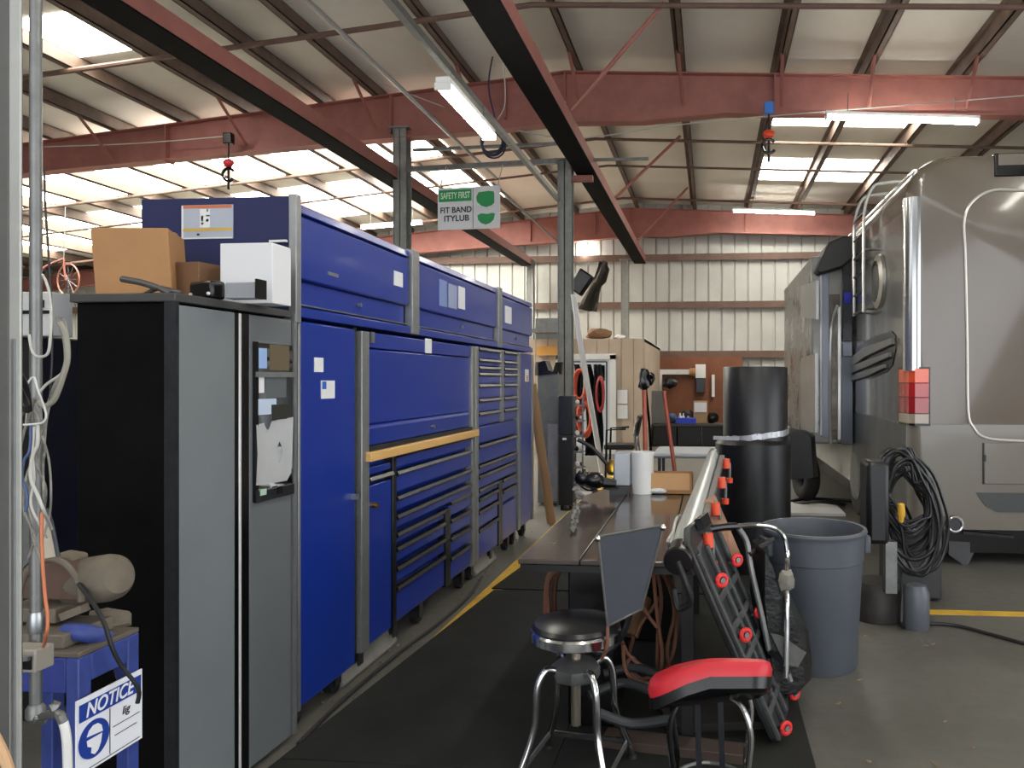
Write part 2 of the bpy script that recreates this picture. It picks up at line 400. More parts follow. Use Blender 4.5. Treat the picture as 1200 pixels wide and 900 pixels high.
# diagonal sway braces from crane rail to purlins
for k, (p0, p1, y0, y1) in enumerate((((666,130),(778,2),9.0,9.0), ((716,236),(797,150),13.4,14.0), ((741,284),(806,222),17.6,17.8))):
    a = Vector((pB.x+.16, y0+.12, pB.z+.2)); c = onY(p1[0], p1[1], y1+.12); c.z = ztop(c.x)
    o = rod('sway_brace', a, c, .028, redox, ('thin red brace rising from the crane rail, nearest one', 'thin red brace rising from the crane rail, middle one', 'thin red brace rising from the crane rail, farthest one')[k], 'brace', 'sway braces')
for k, x in enumerate((PX_X[2], PX_X[3], PX_X[4], PX_X[5], PX_X[6], PX_X[7], PX_X[8], PX_X[10], PX_X[12])):
    b = B(); b.bar((x, YR1-.75, ztop(x)+.03), (x+.05, YR1-.11, ztop(x)-.5), .05, .01); b.bar((x, YR1-.75, ztop(x)+.03), (x+.05, YR1-.11, ztop(x)-.5), .01, .05)
    o = b.build('flange_brace', redox, smooth=False); tag(o, 'short red flange brace from rafter bottom up to a purlin', 'brace', 'flange braces of the nearer rafter')
# fluorescent fixtures
def fixture(c, axis, L, label, chains=.3, es=None):
    c = Vector(c); ax = Vector(axis).normalized()
    root = thing('fluorescent_fixture', label, 'light', c)
    B().bar(c-ax*L/2, c+ax*L/2, .12, .05).build('housing', whitepl, root, bevel=.004)
    s = ax.cross(Vector((0,0,1))).normalized()
    for k in (-1, 1):
        a = c+s*.05*k+Vector((0,0,-.05))
        B().tube([a-ax*(L/2-.04), a+ax*(L/2-.04)], .019, 12, 1).build('tube', tubewhite, root)
        B().bar(c+ax*k*(L/2-.02)+Vector((0,0,-.055)), c+ax*k*(L/2)+Vector((0,0,-.055)), .14, .06).build('end_cap', whitepl, root)
        q = c+ax*k*L*.35
        B().tube([q+Vector((0,0,.02)), q+Vector((0,0,chains))], .005, 6, 1).build('hanger', galv, root)
    return root
q0 = onZ(517, 93, 4.05); q1 = onZ(575, 155, 4.05)
fixture((q0+q1)/2, (0,1,0), (q1-q0).length, 'lit tube light hung under the strut rail above the cabinets', .2)
y = YR1-.5
q0 = onY(967, 133, y); q1 = onY(1147, 139, y); fixture((q0+q1)/2, q1-q0, (q1-q0).length, 'long lit tube light under the rafter above the motorhome', .3)
y = 19.3
q0 = onY(858, 245, y); q1 = onY(955, 248, y); fixture((q0+q1)/2, q1-q0, (q1-q0).length, 'lit tube light in front of the far rafter, over the black drum', .3)
y = YR1+.7
q0 = onY(125, 186, y); q1 = onY(262, 172, y); fixture((q0+q1)/2, q1-q0, (q1-q0).length, 'lit tube light behind the hanging hook on the far left', .3)
y = 17.5
q0 = onY(424, 265, y); q1 = onY(494, 259, y); fixture((q0+q1)/2, q1-q0, (q1-q0).length, 'lit tube light beside the column over the blue upper boxes', .3)
y = 19
q0 = onY(150, 252, y); q1 = onY(166, 252, y); fixture((q0+q1)/2, q1-q0, 1.2, 'small far lit tube light beside the blue side panel', .3)
# hanging safety sign
ys = 10.6
s0, s1, s2, s3 = onY(513, 221, ys), onY(586, 217, ys), onY(586, 267, ys), onY(513, 270, ys)
root = thing('hanging_sign', 'green and white safety sign hanging from strut over the aisle', 'sign', (s0+s2)/2)
B().prism([s3, s2, s1, s0], (0, .012, 0)).build('board', white, root)
def onboard(u, v):   # u along width, v down, 0..1
    return s0.lerp(s1, u).lerp(s3.lerp(s2, u), v)-Vector((0, .003, 0))
greenm = mat('sign_green', (38, 150, 84), .5); inkm = mat('sign_ink', (30, 30, 36), .6); palegreen = mat('sign_pale_green', (214, 240, 214), .6)
def quad(b, us, th=.002):
    b.prism([onboard(*u) for u in us][::-1], (0, -th, 0)); return b
quad(B(), [(.02,.05),(.545,.05),(.545,.33),(.02,.33)]).build('green_header', greenm, root, smooth=False)
quad(B(), [(.565,.02),(.572,.02),(.572,.98),(.565,.98)]).build('panel_joint', inkm, root, smooth=False)
ex = (s1-s0); ey = Vector((0,0,1))
def btxt(t, u, v, size, m, nm='lettering', fit=None):
    b = text_mesh(t, size, (0,0,0), (1,0,0), (0,0,1), .002, .002)
    xs = [q.co.x for q in b.bm.verts]; w = max(xs)-min(xs); k = fit*ex.length/w if fit else 1
    o = onboard(u, v)-Vector((0,.004,0)); t_ = ex.normalized()
    for q in b.bm.verts: q.co = o+t_*(q.co.x*k)+Vector((0,0,1))*q.co.z+Vector((0,1,0))*q.co.y
    return b.build(nm, m, root, smooth=False)
btxt('SAFETY FIRST', .05, .26, .13, palegreen, fit=.47)
btxt('FIT BAND', .04, .60, .12, inkm, fit=.5); btxt('ITYLUB', .1, .80, .12, inkm, fit=.4)
head = [(.66+.02*0,.14),(.82,.12),(.9,.14),(.91,.2),(.91,.4),(.87,.46),(.78,.5),(.7,.46),(.63,.36),(.62,.24)]
quad(B(), head).build('green_emblem', greenm, root, smooth=False)
quad(B(), [(.64,.68),(.70,.64),(.80,.66),(.88,.64),(.92,.66),(.9,.8),(.84,.88),(.77,.91),(.7,.87),(.65,.79)]).build('green_emblem', greenm, root, smooth=False)
for u in (.03, .96):
    B().tube([onboard(u, 0)+Vector((0,.01,0)), Vector((onboard(u,0).x, yc+.0, onY(540, 192, yc).z))], .008, 6, 1).build('cord', greycable, root)
# coil of blue air hose above the sign
cc = onY(579, 170, yc-.05); b = B()
for k in range(5): b.torus(cc+Vector((random.uniform(-.01,.01), -.03*k, random.uniform(-.02,.02))), (0,1,.1), .17+random.uniform(-.015,.015), .014, 28, 6)
b.tube([cc+Vector((0,-.05,.17)), cc+Vector((.02,0,.35)), cc+Vector((-.1,.05,.9)), cc+Vector((-.02,.1,1.5))], .012, 6)
tag(b.build('coiled_hose', mat('navy_hose', (44, 50, 78), .5)), 'dark blue coiled hose hanging above the safety sign', 'hose')
# hanging hooks
def hook(px, py0, py1, y, label, top, strap):
    a = onY(px, py0, y); c = onY(px, py1, y); L = a.z-c.z
    root = thing('hanging_hook', label, 'hook', c)
    B().tube([(a.x, y, a.z+.02), (a.x, y, c.z+L*.55)], .012, 6, 1).build('strap', strap, root)
    B().box(a.x-.07, a.x+.07, y-.05, y+.05, a.z-.12, a.z+.05).build('trolley', top, root, bevel=.012)
    B().blob((a.x, y, c.z+L*.5), (.085,.06,.07), 3, .08).build('hook_block', orange if px > 500 else red, root)
    B().torus((c.x, y, c.z+L*.28), (0,1,0), L*.12, .022, 18, 8, .6, 5.6).build('hook_bend', blackgl, root)
    B().tube([(c.x, y, c.z+L*.42), (c.x, y, c.z)], .02, 6, 1).build('lower_strap', strap, root)
hook(901, 124, 190, YR1-.3, 'hook with blue trolley and orange block hanging from the rafter', mat('sky_blue_plastic', (70,130,210), .4), blackcable)
hook(268, 160, 222, YR1-.3, 'hook with red block and black strap hanging from the rafter', blackgl, blackcable)
# fine wires drooping under the roof
for k, pts in enumerate((((690,82,10.9),(700,60,10.6),(1200,112,10.0)),((440,95,11.2),(640,160,11.3),(830,142,11.2),(1200,112,10.6)),((590,75,10.5),(592,120,10.6),(583,140,10.6)),((52,172,11.0),(160,168,11.0),(262,160,11.0)),((52,240,15.5),(180,222,15.5),(300,196,15.5),(400,188,15.5)))):
    if k == 0: continue
    b = B(); b.tube([onY(x, y, d) for x, y, d in pts], .009, 5)
    tag(b.build('ceiling_wire', greycable), ('', 'thin pale wire strung along the nearer rafter to the right', 'short pale wire looping down beside the tube light', 'thin wire strung along the rafter at far left', 'thin wire under the bright roof strips on the far left')[k], 'wire')
# ================================================================ OFFICE at the far end
yo = 15.6
xo0, xo1 = onY(600, 400, yo).x, onY(755, 400, yo).x; zo = onY(720, 397, yo).z
b = B(); k = xo0
while k < xo1-.05:
    k2 = min(k+.26, xo1); b.box(k, k2-.012, yo, yo+.06, 0, zo); k = k2
b.box(xo0, xo1, yo+.03, yo+.1, 0, zo-.01)
b.box(xo1-.1, xo1, yo+.05, YB-.2, 0, zo); b.box(xo0, xo1, yo+.05, YB-.2, zo-.06, zo-.005)
o = b.build('wall_office', beige, smooth=False); struct(o)
# office door
d0, d1 = onY(652, 416, yo), onY(722, 416, yo); zt = d0.z
fr = B(); fr.box(d0.x, d0.x+.1, yo-.05, yo+.02, 0, zt); fr.box(d1.x-.13, d1.x, yo-.05, yo+.02, 0, zt); fr.box(d0.x, d1.x, yo-.05, yo+.02, zt-.1, zt+.02)
fo = fr.build('door_1', whitepl, bevel=.005); struct(fo)
fo['_org'] = tuple(fo.location)
dl = B(); dl.box(d0.x+.1, d1.x-.13, yo-.03, yo-.005, 0, zt-.1); dl.build('door_leaf', mat('door_grey_white', (200,205,210), .5), fo)
gl = B(); z0 = onY(700, 446, yo).z; z1 = onY(700, 428, yo).z
gx0, gx1 = onY(700, 430, yo).x, onY(709, 430, yo).x
gl.box(gx0, gx1, yo-.04, yo-.02, z0, z1); gl.build('door_window', glassdk, fo)
for k, (y0, y1) in enumerate(((457, 473), (474.5, 490.5))):
    a, c = onY(723.5, y0, yo), onY(735.5, y1, yo)
    tag(B().box(a.x, c.x, yo-.02, yo-.002, c.z, a.z).build('wall_notice', paper, smooth=False), ('upper blank white sheet taped beside the office door', 'lower blank white sheet taped beside the office door')[k], 'paper')
# shelf and boxes on top left of the office (between column and blue cabinets)
a, c = onY(626, 378, yo), onY(657, 366, yo)
tag(B().box(a.x, c.x, yo+.1, yo+.8, zo, zo+.45).box(a.x-.05, c.x+.1, yo-.35, yo-.02, zo+.12, zo+.2).build('roof_top_crate', galv), 'grey metal crate on the office roof near the column', 'crate')
a, c = onY(625, 405, yo-.4), onY(656, 416, yo-.4)
tag(B().box(a.x, c.x, yo-.1, yo-.02, c.z, a.z).build('orange_board', mat('ochre_board', (205,150,75), .6)), 'ochre strip board fixed on the office wall beyond the cabinets', 'board')
for px, w, m, lab in ((700, .28, card2, 'small cardboard pile on the office roof edge'), (725, .12, white, 'small white lamp on the office roof edge')):
    p = onY(px, 397, yo); b = B(); b.blob((p.x, yo+.2, zo+w*.38), (w, w*.7, w*.45), 5, .15); tag(b.build('roof_clutter', m), lab, 'clutter')
# hanging grey tarp beside the column
yt = 14.0
grid = []
for i in range(12):
    v = i/11; row = []
    for j in range(8):
        u = j/7
        xl = 702+(675-702)*v**1.2; xr = 713+(700-713)*v if v > .1 else 708
        px = xl+(xr+ (4 if v<.5 else 0)-xl)*u; py = 306+(362-306)*v+ (4*u if v > .8 else 0) - 0*u
        p = onY(px, py, yt); p.y += .12*math.sin(u*9+v*3); row.append(p)
    grid.append(row)
tag(B().sheet(grid, .012).build('hanging_tarp', mat('olive_grey_tarp', (104, 100, 90), .85, 0, .15, 5)), 'grey-brown cloth tarp draped below the far crane rail', 'tarp')
p = onY(681, 331, yt-.55); tag(B().obox(p, (.28,.25,.42), 0, 0, .6).build('hoist_motor', blackgl, bevel=.03), 'black box-shaped hoist motor hung beside the column', 'motor')
# white fan-like flood light on back wall
p = onY(684, 292, 20.4); tag(B().box(p.x-.06, p.x+.06, 20.45, 20.6, p.z-.12, p.z+.12).build('wall_lamp', tubewhite), 'small bright flood lamp high on the far wall', 'lamp')
# brown plywood board and bench on the far wall
a, c = onY(762, 416, YB-.3), onY(870, 490, YB-.3)
tag(B().box(a.x, c.x, YB-.2, YB-.17, .35, a.z-.05).build('plywood_board', mat('orange_plywood', (124, 74, 48), .6, 0, .2, 2)), 'orange-brown plywood board on the far wall behind the bench', 'board')
a, c = onY(921, 437, YB-.3), onY(940, 500, YB-.3)
tag(B().box(a.x, c.x, YB-.22, YB-.17, .2, a.z).build('wall_sheet', mat('cream_panel', (205,205,195), .6)), 'pale panel on the far wall right of the black drum', 'panel')
# ================================================================ BLUE CABINET WALL (front plane faces +X)
XF = onX(345, 400, 0).x if False else P(345, 400, 3.26).x     # x of the cabinet fronts
def cY(px): return onX(px, 400, XF).y
def cZ(px, py): return onX(px, py, XF).z
DEP = .66
silver = mat('satin_silver_edge', (150, 152, 152), .42, .7, .12, 12)
ZB, ZL, ZU = .15, 1.815, 2.33
def casters(root, ys, zt=ZB, xs=(XF-.07, XF-DEP+.08)):
    for y in ys:
        for x in xs:
            b = B(); b.box(x-.05, x+.05, y-.05, y+.05, zt-.012, zt); b.box(x-.035, x-.028, y-.03, y+.03, .04, zt-.01); b.box(x+.028, x+.035, y-.03, y+.03, .04, zt-.01)
            c = b.build('caster', darkrail, root, smooth=False)
            B().cyl((x-.022, y, .055), (x+.022, y, .055), .054, n=24).build('wheel', rubber, c)
def handle_rail(root, y0, y1, z, par=None):
    b = B(); b.prism([(XF+.004, y0, z-.013), (XF+.028, y0, z-.013), (XF+.036, y0, z-.004), (XF+.026, y0, z+.013), (XF+.004, y0, z+.013)], (0, y1-y0, 0))
    return b.build('handle', railblk, par or root, smooth=False)
def drawer(root, y0, y1, z0, z1, m=blue, hd=True):
    d = B().box(XF-.03, XF+.018, y0+.006, y1-.006, z0+.005, z1-.004).build('drawer', m, root, bevel=.006, seg=3)
    if hd: handle_rail(root, y0+.006, y1-.006, z1+.008, d)
    return d
def carcass(root, y0, y1, z0, z1, m=blueside, dep=DEP):
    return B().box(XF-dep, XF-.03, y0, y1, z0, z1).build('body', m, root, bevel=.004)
def vtrim(root, y0, y1, z0, z1, m=silver, x=.026):
    return B().box(XF-.03, XF+x, y0, y1, z0, z1).build('corner_post', m, root, bevel=.004)
Y0, Y1, Y2, Y3, Y4 = cY(344), cY(418), cY(554), cY(604), cY(622.5)
# --- side locker with one plain door
t = thing('tool_locker', 'tall blue locker with plain door and two small stickers, beside the grey cabinet', 'locker', (XF-.3, (Y0+Y1)/2, 0), 'tall blue lockers')
ZB = .11
carcass(t, Y0, Y1-.005, ZB, ZL, blue)
d = B().box(XF-.03, XF+.018, Y0+.02, cY(412), ZB+.01, ZL-.01).build('door', blue, t, bevel=.006)
vtrim(t, Y0, Y0+.02, ZB, ZL, silver, .024); B().box(XF-.03, XF+.004, cY(413), Y1-.01, ZB, ZL).build('door_gap', blackgl, t)
plab(B().box(XF+.018, XF+.021, cY(363.5), cY(374), cZ(368, 436), cZ(368, 419)).build('sticker', paper, d), 'small white sticker')
B().box(XF+.018, XF+.021, cY(371.5), cY(387.5), cZ(380, 467), cZ(380, 446)).build('sticker', paper, d)
B().box(XF+.021, XF+.023, cY(372.5), cY(377), cZ(375, 456), cZ(375, 447)).build('blue_print', mat('print_blue', (40,100,190), .5), d)
B().box(XF+.018, XF+.05, cY(407), cY(409.5), cZ(408, 585), cZ(408, 579)).build('lock', alu, d)
casters(t, (Y0+.1, Y1-.12), ZB)
ZB = .15
# --- hutch and wide roll cab
t = thing('tool_chest', 'wide blue tool chest with hutch door and maple worktop edge', 'tool chest', (XF-.3, (Y1+Y2)/2, 0))
zw1 = cZ(424, 530); zw0 = cZ(424, 541.5)
ya, yb = cY(427.5), cY(549)
carcass(t, Y1, Y2-.004, ZB, zw0, blue); 
hb = B().box(XF-DEP, XF-.12, Y1, Y2-.004, zw1, ZL).build('hutch_body', blue, t)
vtrim(t, Y1+.005, ya, ZB, ZL-.015); vtrim(t, yb+.01, Y2-.004, ZB, ZL-.015)
B().box(XF-.1, XF+.016, ya, yb, cZ(430, 407.5), ZL-.015).build('header_panel', blue, t, bevel=.005)
B().box(XF-.1, XF+.008, ya, yb, cZ(427, 498), cZ(430, 408.5)).build('hutch_door', blue, t, bevel=.008)
B().box(XF-.1, XF-.012, yb-.0, yb+.012, zw1, ZL-.02).build('door_track', blackgl, t)
lf = B().prism([(XF-.1, ya, cZ(427,523)), (XF+.004, ya, cZ(427,523)), (XF+.014, ya, cZ(427,503)), (XF-.004, ya, cZ(427,498.5)), (XF-.1, ya, cZ(427,498.5))], (0, yb-ya-.02, 0)).build('lower_flap', blue, t, bevel=.003)
B().cyl((XF, cY(504), cZ(504, 500)), (XF+.03, cY(504), cZ(504, 500)), .012).build('lock', alu, lf)
B().box(XF-.1, XF+.03, ya, yb, zw1, cZ(427, 524)).build('worktop_tray', darkrail, t)
B().box(XF-DEP+.01, XF+.055, cY(423.5), Y2-.006, zw0, zw1).build('worktop', wood, t, bevel=.006)
plab(B().box(XF+.016, XF+.019, cY(495), cY(502.5), cZ(499, 414), cZ(499, 397)).build('sticker', paper, t), 'pale sticker under the header')
B().box(XF+.018, XF+.03, cY(429), cY(433), cZ(431, 402), cZ(431, 389)).build('hinge', alu, t)
yc0, yc1 = cY(455.5), cY(460)     # divider
vtrim(t, yc0, yc1, ZB, zw0-.005, railblk)
drawer(t, ya, yc0, cZ(427, 558), zw0-.03, blue, False); handle_rail(t, ya, yc0, cZ(427, 563))
dd = B().box(XF-.03, XF+.018, ya+.004, yc0-.004, ZB+.01, cZ(427, 570)).build('door', blue, t, bevel=.006)
B().cyl((XF+.018, cY(432), cZ(432, 592)), (XF+.05, cY(432), cZ(432, 592)), .014).build('door_knob', brass, dd)
def pxz(py): return cZ(460, py)
for z0, z1 in ((pxz(549.5), pxz(533)), (pxz(578), pxz(554.5)), (pxz(600), pxz(584)), (pxz(620), pxz(606))):
    drawer(t, yc1, yb, z0, z1-.012)
yd0, yd1 = cY(518), cY(524)
vtrim(t, yd0, yd1, ZB, pxz(626), railblk)
for z0, z1 in ((pxz(638), pxz(627)), (pxz(660), pxz(644)), (pxz(684), pxz(667)), (ZB+.015, pxz(690))): drawer(t, yc1, yd0, z0, z1-.012)
for z0, z1 in ((.605, .70), (.475, .575), (.345, .45), (ZB+.015, .315)): drawer(t, yd1, yb, z0, z1-.01)
casters(t, (Y1+.12, cY(470), cY(500), Y2-.12))
# --- narrow drawer chest
t = thing('tool_chest', 'blue drawer chest with two narrow columns of drawers above wide ones', 'tool chest', (XF-.3, (Y2+Y3)/2, 0))
carcass(t, Y2, Y3-.004, ZB, ZL, blue)
ya, yb = cY(557.5), cY(603)
vtrim(t, Y2+.004, ya, ZB, ZL-.01)
ym0, ym1 = cY(583.5), cY(587.5)
vtrim(t, ym0, ym1, 1.19, ZL-.01)
zs = [1.80, 1.715, 1.655, 1.605, 1.515, 1.40, 1.295, 1.195]
for a, c in ((ya, ym0), (ym1, yb)):
    for z1, z0 in zip(zs, zs[1:]): drawer(t, a, c, z0, z1-.022)
drawer(t, ya, yb, 1.05, 1.185, blue, False)
for z1, z0 in ((1.02, .89), (.865, .81), (.785, .70)): drawer(t, ya, yb, z0, z1)
yq0, yq1 = cY(581), cY(586)
vtrim(t, yq0, yq1, ZB, .69, railblk)
for z1, z0 in ((.68, .64), (.61, .54), (.51, .40), (.37, ZB+.01)): drawer(t, ya, yq0, z0, z1)
for z1, z0 in ((.67, .60), (.57, .49)): drawer(t, yq1, yb, z0, z1)
B().box(XF-.03, XF+.018, yq1+.004, yb-.004, ZB+.01, .465).build('door', blue, t, bevel=.006)
casters(t, (Y2+.1, Y2+.6, Y3-.12))
# --- last locker
t = thing('tool_locker', 'narrow blue end locker with silver edges, farthest of the cabinet row', 'locker', (XF-.3, (Y3+Y4)/2, 0), 'tall blue lockers')
carcass(t, Y3, Y4, ZB, ZL, blue); vtrim(t, Y3+.002, cY(607), ZB, ZL-.01); vtrim(t, cY(621), Y4, ZB, ZL-.01)
d = B().box(XF-.03, XF+.018, cY(607.5), cY(620.5), ZB+.01, ZL-.01).build('door', blue, t, bevel=.006)
B().box(XF+.018, XF+.022, cY(613), cY(617), cZ(615, 447), cZ(615, 433)).build('hanging_tag', paper, d)
B().box(XF+.022, XF+.024, cY(614), cY(616), cZ(615, 446), cZ(615, 440)).build('tag_print', mat('tag_orange', (220,150,60), .5), d)
casters(t, (Y3+.1, Y4-.12))
# --- upper boxes
def upper(y0, y1, label, stickers, post=None):
    t = thing('overhead_cabinet', label, 'cabinet', (XF-.3, (y0+y1)/2, ZL), 'blue upper boxes')
    B().box(XF-DEP, XF-.02, y0, y1, ZL+.008, ZU-.05).build('body', blueside, t, bevel=.004)
    B().prism([(XF-DEP, y0, ZU-.05), (XF+.012, y0, ZU-.05), (XF+.004, y0, ZU-.01), (XF-.05, y0, ZU), (XF-DEP, y0, ZU)], (0, y1-y0, 0)).build('lid', blue, t, bevel=.004)
    B().box(XF-.02, XF+.012, y0+.01, y1-.01, ZL+.175, ZU-.062).build('flip_door', blue, t, bevel=.008)
    # recessed lower lip
    B().box(XF-.06, XF-.012, y0+.01, y1-.03, ZL+.065, ZL+.17).build('lower_panel', blue, t, bevel=.003)
    B().prism([(XF-.03, y0, ZL+.008), (XF+.018, y0, ZL+.008), (XF+.018, y0, ZL+.05), (XF-.01, y0, ZL+.062), (XF-.03, y0, ZL+.062)], (0, y1-y0, 0)).build('bottom_rail', blue, t, bevel=.003)
    B().box(XF-.012, XF+.006, y0+.01, y1-.02, ZL+.062, ZL+.068).build('edge_strip', alu, t)
    B().cyl((XF-.01, (y0*.5+y1*.5), ZL+.12), (XF+.01, (y0*.5+y1*.5), ZL+.12), .011).build('lock', alu, t)
    for a, c, p0, p1, m, nm in stickers:
        yy0, yy1 = cY(a), cY(c)
        B().box(XF+.012, XF+.016, yy0, yy1, cZ(a, p1), cZ(a, p0)).build(nm, m, t)
    return t
u0, u1, u2, u3, u4, u5 = Y0, cY(477.5), cY(486.5), cY(580.5), cY(585), Y4
blueslit = mat('pale_blue_sheet', (120, 140, 190), .5)
t = upper(u0, u1, 'blue upper box nearest the camera, with one white label', [(459, 469, 317, 334, paper, 'sticker'), (381, 393, 318, 322, alu, 'badge')])
# side panel facing the camera, with warning sticker
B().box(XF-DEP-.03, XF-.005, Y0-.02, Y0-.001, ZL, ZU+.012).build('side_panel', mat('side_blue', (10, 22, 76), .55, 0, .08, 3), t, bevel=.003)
B().box(XF-.006, XF+.03, Y0-.03, Y0+.012, ZL-.02, ZU+.02).build('corner_post', silver, t, bevel=.004)
yp = Y0-.02
s = [onY(213.5, 241, yp), onY(273.5, 239, yp), onY(273.5, 278.5, yp), onY(213.5, 280.5, yp)]
st = B().box(s[0].x, s[1].x, yp-.003, yp, s[3].z, s[0].z).build('warning_sticker', mat('sticker_grey', (172,178,190), .5), t, smooth=False)
w = s[1].x-s[0].x; h = s[0].z-s[3].z
def sq(x0, x1, z0, z1, nm, m): B().box(s[0].x+w*x0, s[0].x+w*x1, yp-.0045, yp-.0028, s[3].z+h*z0, s[3].z+h*z1).build(nm, m, st, smooth=False)
sq(.03, .98, .9, .99, 'orange_band', mat('sticker_orange', (196,110,70), .5)); sq(.03, .98, .23, .31, 'yellow_band', mat('sticker_yellow', (206,170,60), .5))
sq(0, .035, 0, .99, 'white_edge', paper); sq(.03, .98, 0, .04, 'white_edge', paper); sq(.36, .55, .33, .88, 'white_strip', paper)
sq(.385, .425, .52, .68, 'warning_mark', inkm); sq(.385, .43, .42, .48, 'warning_mark', inkm); sq(.48, .53, .5, .58, 'warning_mark', darkrail); sq(.48, .55, .66, .7, 'warning_mark', darkrail); sq(.49, .52, .8, .87, 'warning_mark', darkrail); sq(.3, .35, .1, .16, 'warning_mark', darkrail)
B().bar((XF-.09, Y0-.03, cZ(344, 284)), (XF-.01, Y0-.035, cZ(344, 284)), .012, .01).build('latch', whitepl, t)
t = upper(u2, u3, 'blue upper box in the middle, with three narrow papers', [(512.5, 521, 327, 358, blueslit, 'paper_strip'), (523, 533, 332, 360, mat('pale_slate', (150,160,190), .5), 'paper_strip'), (535, 542.5, 335, 361, paper, 'paper_strip')])
B().box(XF-.02, XF+.03, u1+.004, u2-.004, ZL+.008, ZU-.0).build('divider_post', silver, t, bevel=.004)
t = upper(u4, u5, 'blue upper box farthest away, with one white card', [(590, 597.5, 358, 378, paper, 'sticker')])
B().box(XF-.02, XF+.03, u3+.004, u4-.004, ZL+.008, ZU).build('divider_post', silver, t, bevel=.004)
# debris of plastic sheet and blocks under the cabinets
for k, (px, py, l) in enumerate(((440, 768, .34), (572, 672, .3))):
    p = onX(px, 700, XF-.02); z = 0
    b = B(); n0 = 9
    b.prism([(XF-.12, p.y-l, .0), (XF-.12, p.y-l, .16), (XF-.1, p.y-l, .17), (XF-.02, p.y-l, .02), (XF-.04, p.y-l, 0)], (0, l*1.9, 0))
    tag(b.build('plastic_skirt', mat('grey_plastic_film', (120, 118, 112), .45, 0, .2, 8, .4), bevel=.01), ('crumpled grey plastic skirt under the wide tool chest', 'crumpled grey plastic skirt under the drawer chest')[k], 'skirt')
# ================================================================ GREY CABINET (near)
GX = XF+.005
gp = P(202, 345, 2.54); GY0 = gp.y+.02; GY1 = Y0-.045
GX0 = P(62, 345, 2.5).x
GX1 = gp.x
ztop_ = 1.845
g = thing('storage_cabinet', 'tall grey and black storage cabinet with mirror on its far door', 'cabinet', ((GX0+GX1)/2, (GY0+GY1)/2, 0))
# the front faces +X but is turned a touch, following the photo
def gx(y): return GX1+(GX-GX1)*(y-GY0)/(GY1-GY0)
B().hexa([(GX0,GY0,.02),(GX1-.03,GY0,.02),(GX-.03,GY1,.02),(GX0,GY1,.02),(GX0,GY0,ztop_-.03),(GX1-.03,GY0,ztop_-.03),(GX-.03,GY1,ztop_-.03),(GX0,GY1,ztop_-.03)]).build('body', mat('flat_black_sheet', (3,3,4), .6, 0, .4, 2.5, spec=.08), g, bevel=.004)
B().hexa([(GX0-.01,GY0-.02,ztop_-.03),(GX1+.01,GY0-.02,ztop_-.03),(GX+.01,GY1,ztop_-.03),(GX0-.01,GY1,ztop_-.03),(GX0-.01,GY0-.02,ztop_),(GX1+.01,GY0-.02,ztop_),(GX+.01,GY1,ztop_),(GX0-.01,GY1,ztop_)]).build('top', mat('dark_grey_top', (64,64,62), .5, 0, .15, 5), g, bevel=.004)
def gpos(px):   # y on the cabinet front at a given pixel column
    lo, hi = GY0-.2, GY1+.2
    for _ in range(40):
        m_ = (lo+hi)/2; x = gx(m_); zc = -x*SP+m_*CP; pp = CX+F*(x*CP+m_*SP)/zc
        if pp < px: lo = m_
        else: hi = m_
    return lo
def gbox(p0, p1, z0, z1, t0, t1, nm, m, par, **k):
    a, c = gpos(p0), gpos(p1)
    return B().hexa([(gx(a)+t0,a,z0),(gx(a)+t1,a,z0),(gx(c)+t1,c,z0),(gx(c)+t0,c,z0),(gx(a)+t0,a,z1),(gx(a)+t1,a,z1),(gx(c)+t1,c,z1),(gx(c)+t0,c,z1)]).build(nm, m, par, **k)
gbox(202, 206, .02, ztop_-.03, -.03, .012, 'corner_strip', darkrail, g)
gbox(206.5, 272.5, .03, ztop_-.04, -.03, .01, 'door', steelgrey, g, bevel=.004)
gbox(272.6, 277.3, .03, ztop_-.04, -.03, .0085, 'gap_strip', blackgl, g)
gbox(277.5, 281, .03, ztop_-.04, -.03, .008, 'handle_bar', mat('bright_aluminium', (235,235,235), .3, .3), g, bevel=.003)
gbox(281.1, 289.4, .03, ztop_-.04, -.03, .0085, 'gap_strip', blackgl, g)
d2 = gbox(289.5, 339, .03, ztop_-.04, -.03, .01, 'door', mat('grey_enamel_dark', (98, 102, 104), .45, 0, .06, 3), g, bevel=.004)
gbox(340, 343, .03, ztop_-.01, -.03, .02, 'edge_trim', silver, g)
def gz(px, py): y = gpos(px); x = gx(y); return H+(CY-py)/F*(-x*SP+y*CP)
mirror_ = gbox(294, 338.5, gz(316, 579), gz(316, 403), .01, .016, 'mirror', mirror, d2)
a, c = gpos(294.5), gpos(337)
pb = B(); zz0, zz1 = gz(316, 567), gz(316, 496)
gr = [[Vector((gx(a+(c-a)*u)+.02+.006*math.sin(u*5+v*3), a+(c-a)*u, zz0+(zz1-zz0)*v+(.02*u if v == 1 else .01*(1-u)))) for u in (0, .33, .66, 1)] for v in (0, .5, 1)]
pb.sheet(gr, .001); plab(pb.build('paper_sheet', paper, d2), 'white handwritten sheet taped over the mirror')
gbox(293, 297.5, gz(316, 583), gz(316, 402), .01, .02, 'mirror_frame', blackgl, d2)
gbox(294, 338.5, gz(316, 584), gz(316, 572), .012, .024, 'photo_strip', darkrail, d2)
gbox(294, 338.5, gz(316, 442), gz(316, 436), .012, .03, 'mirror_shelf', silver, d2)
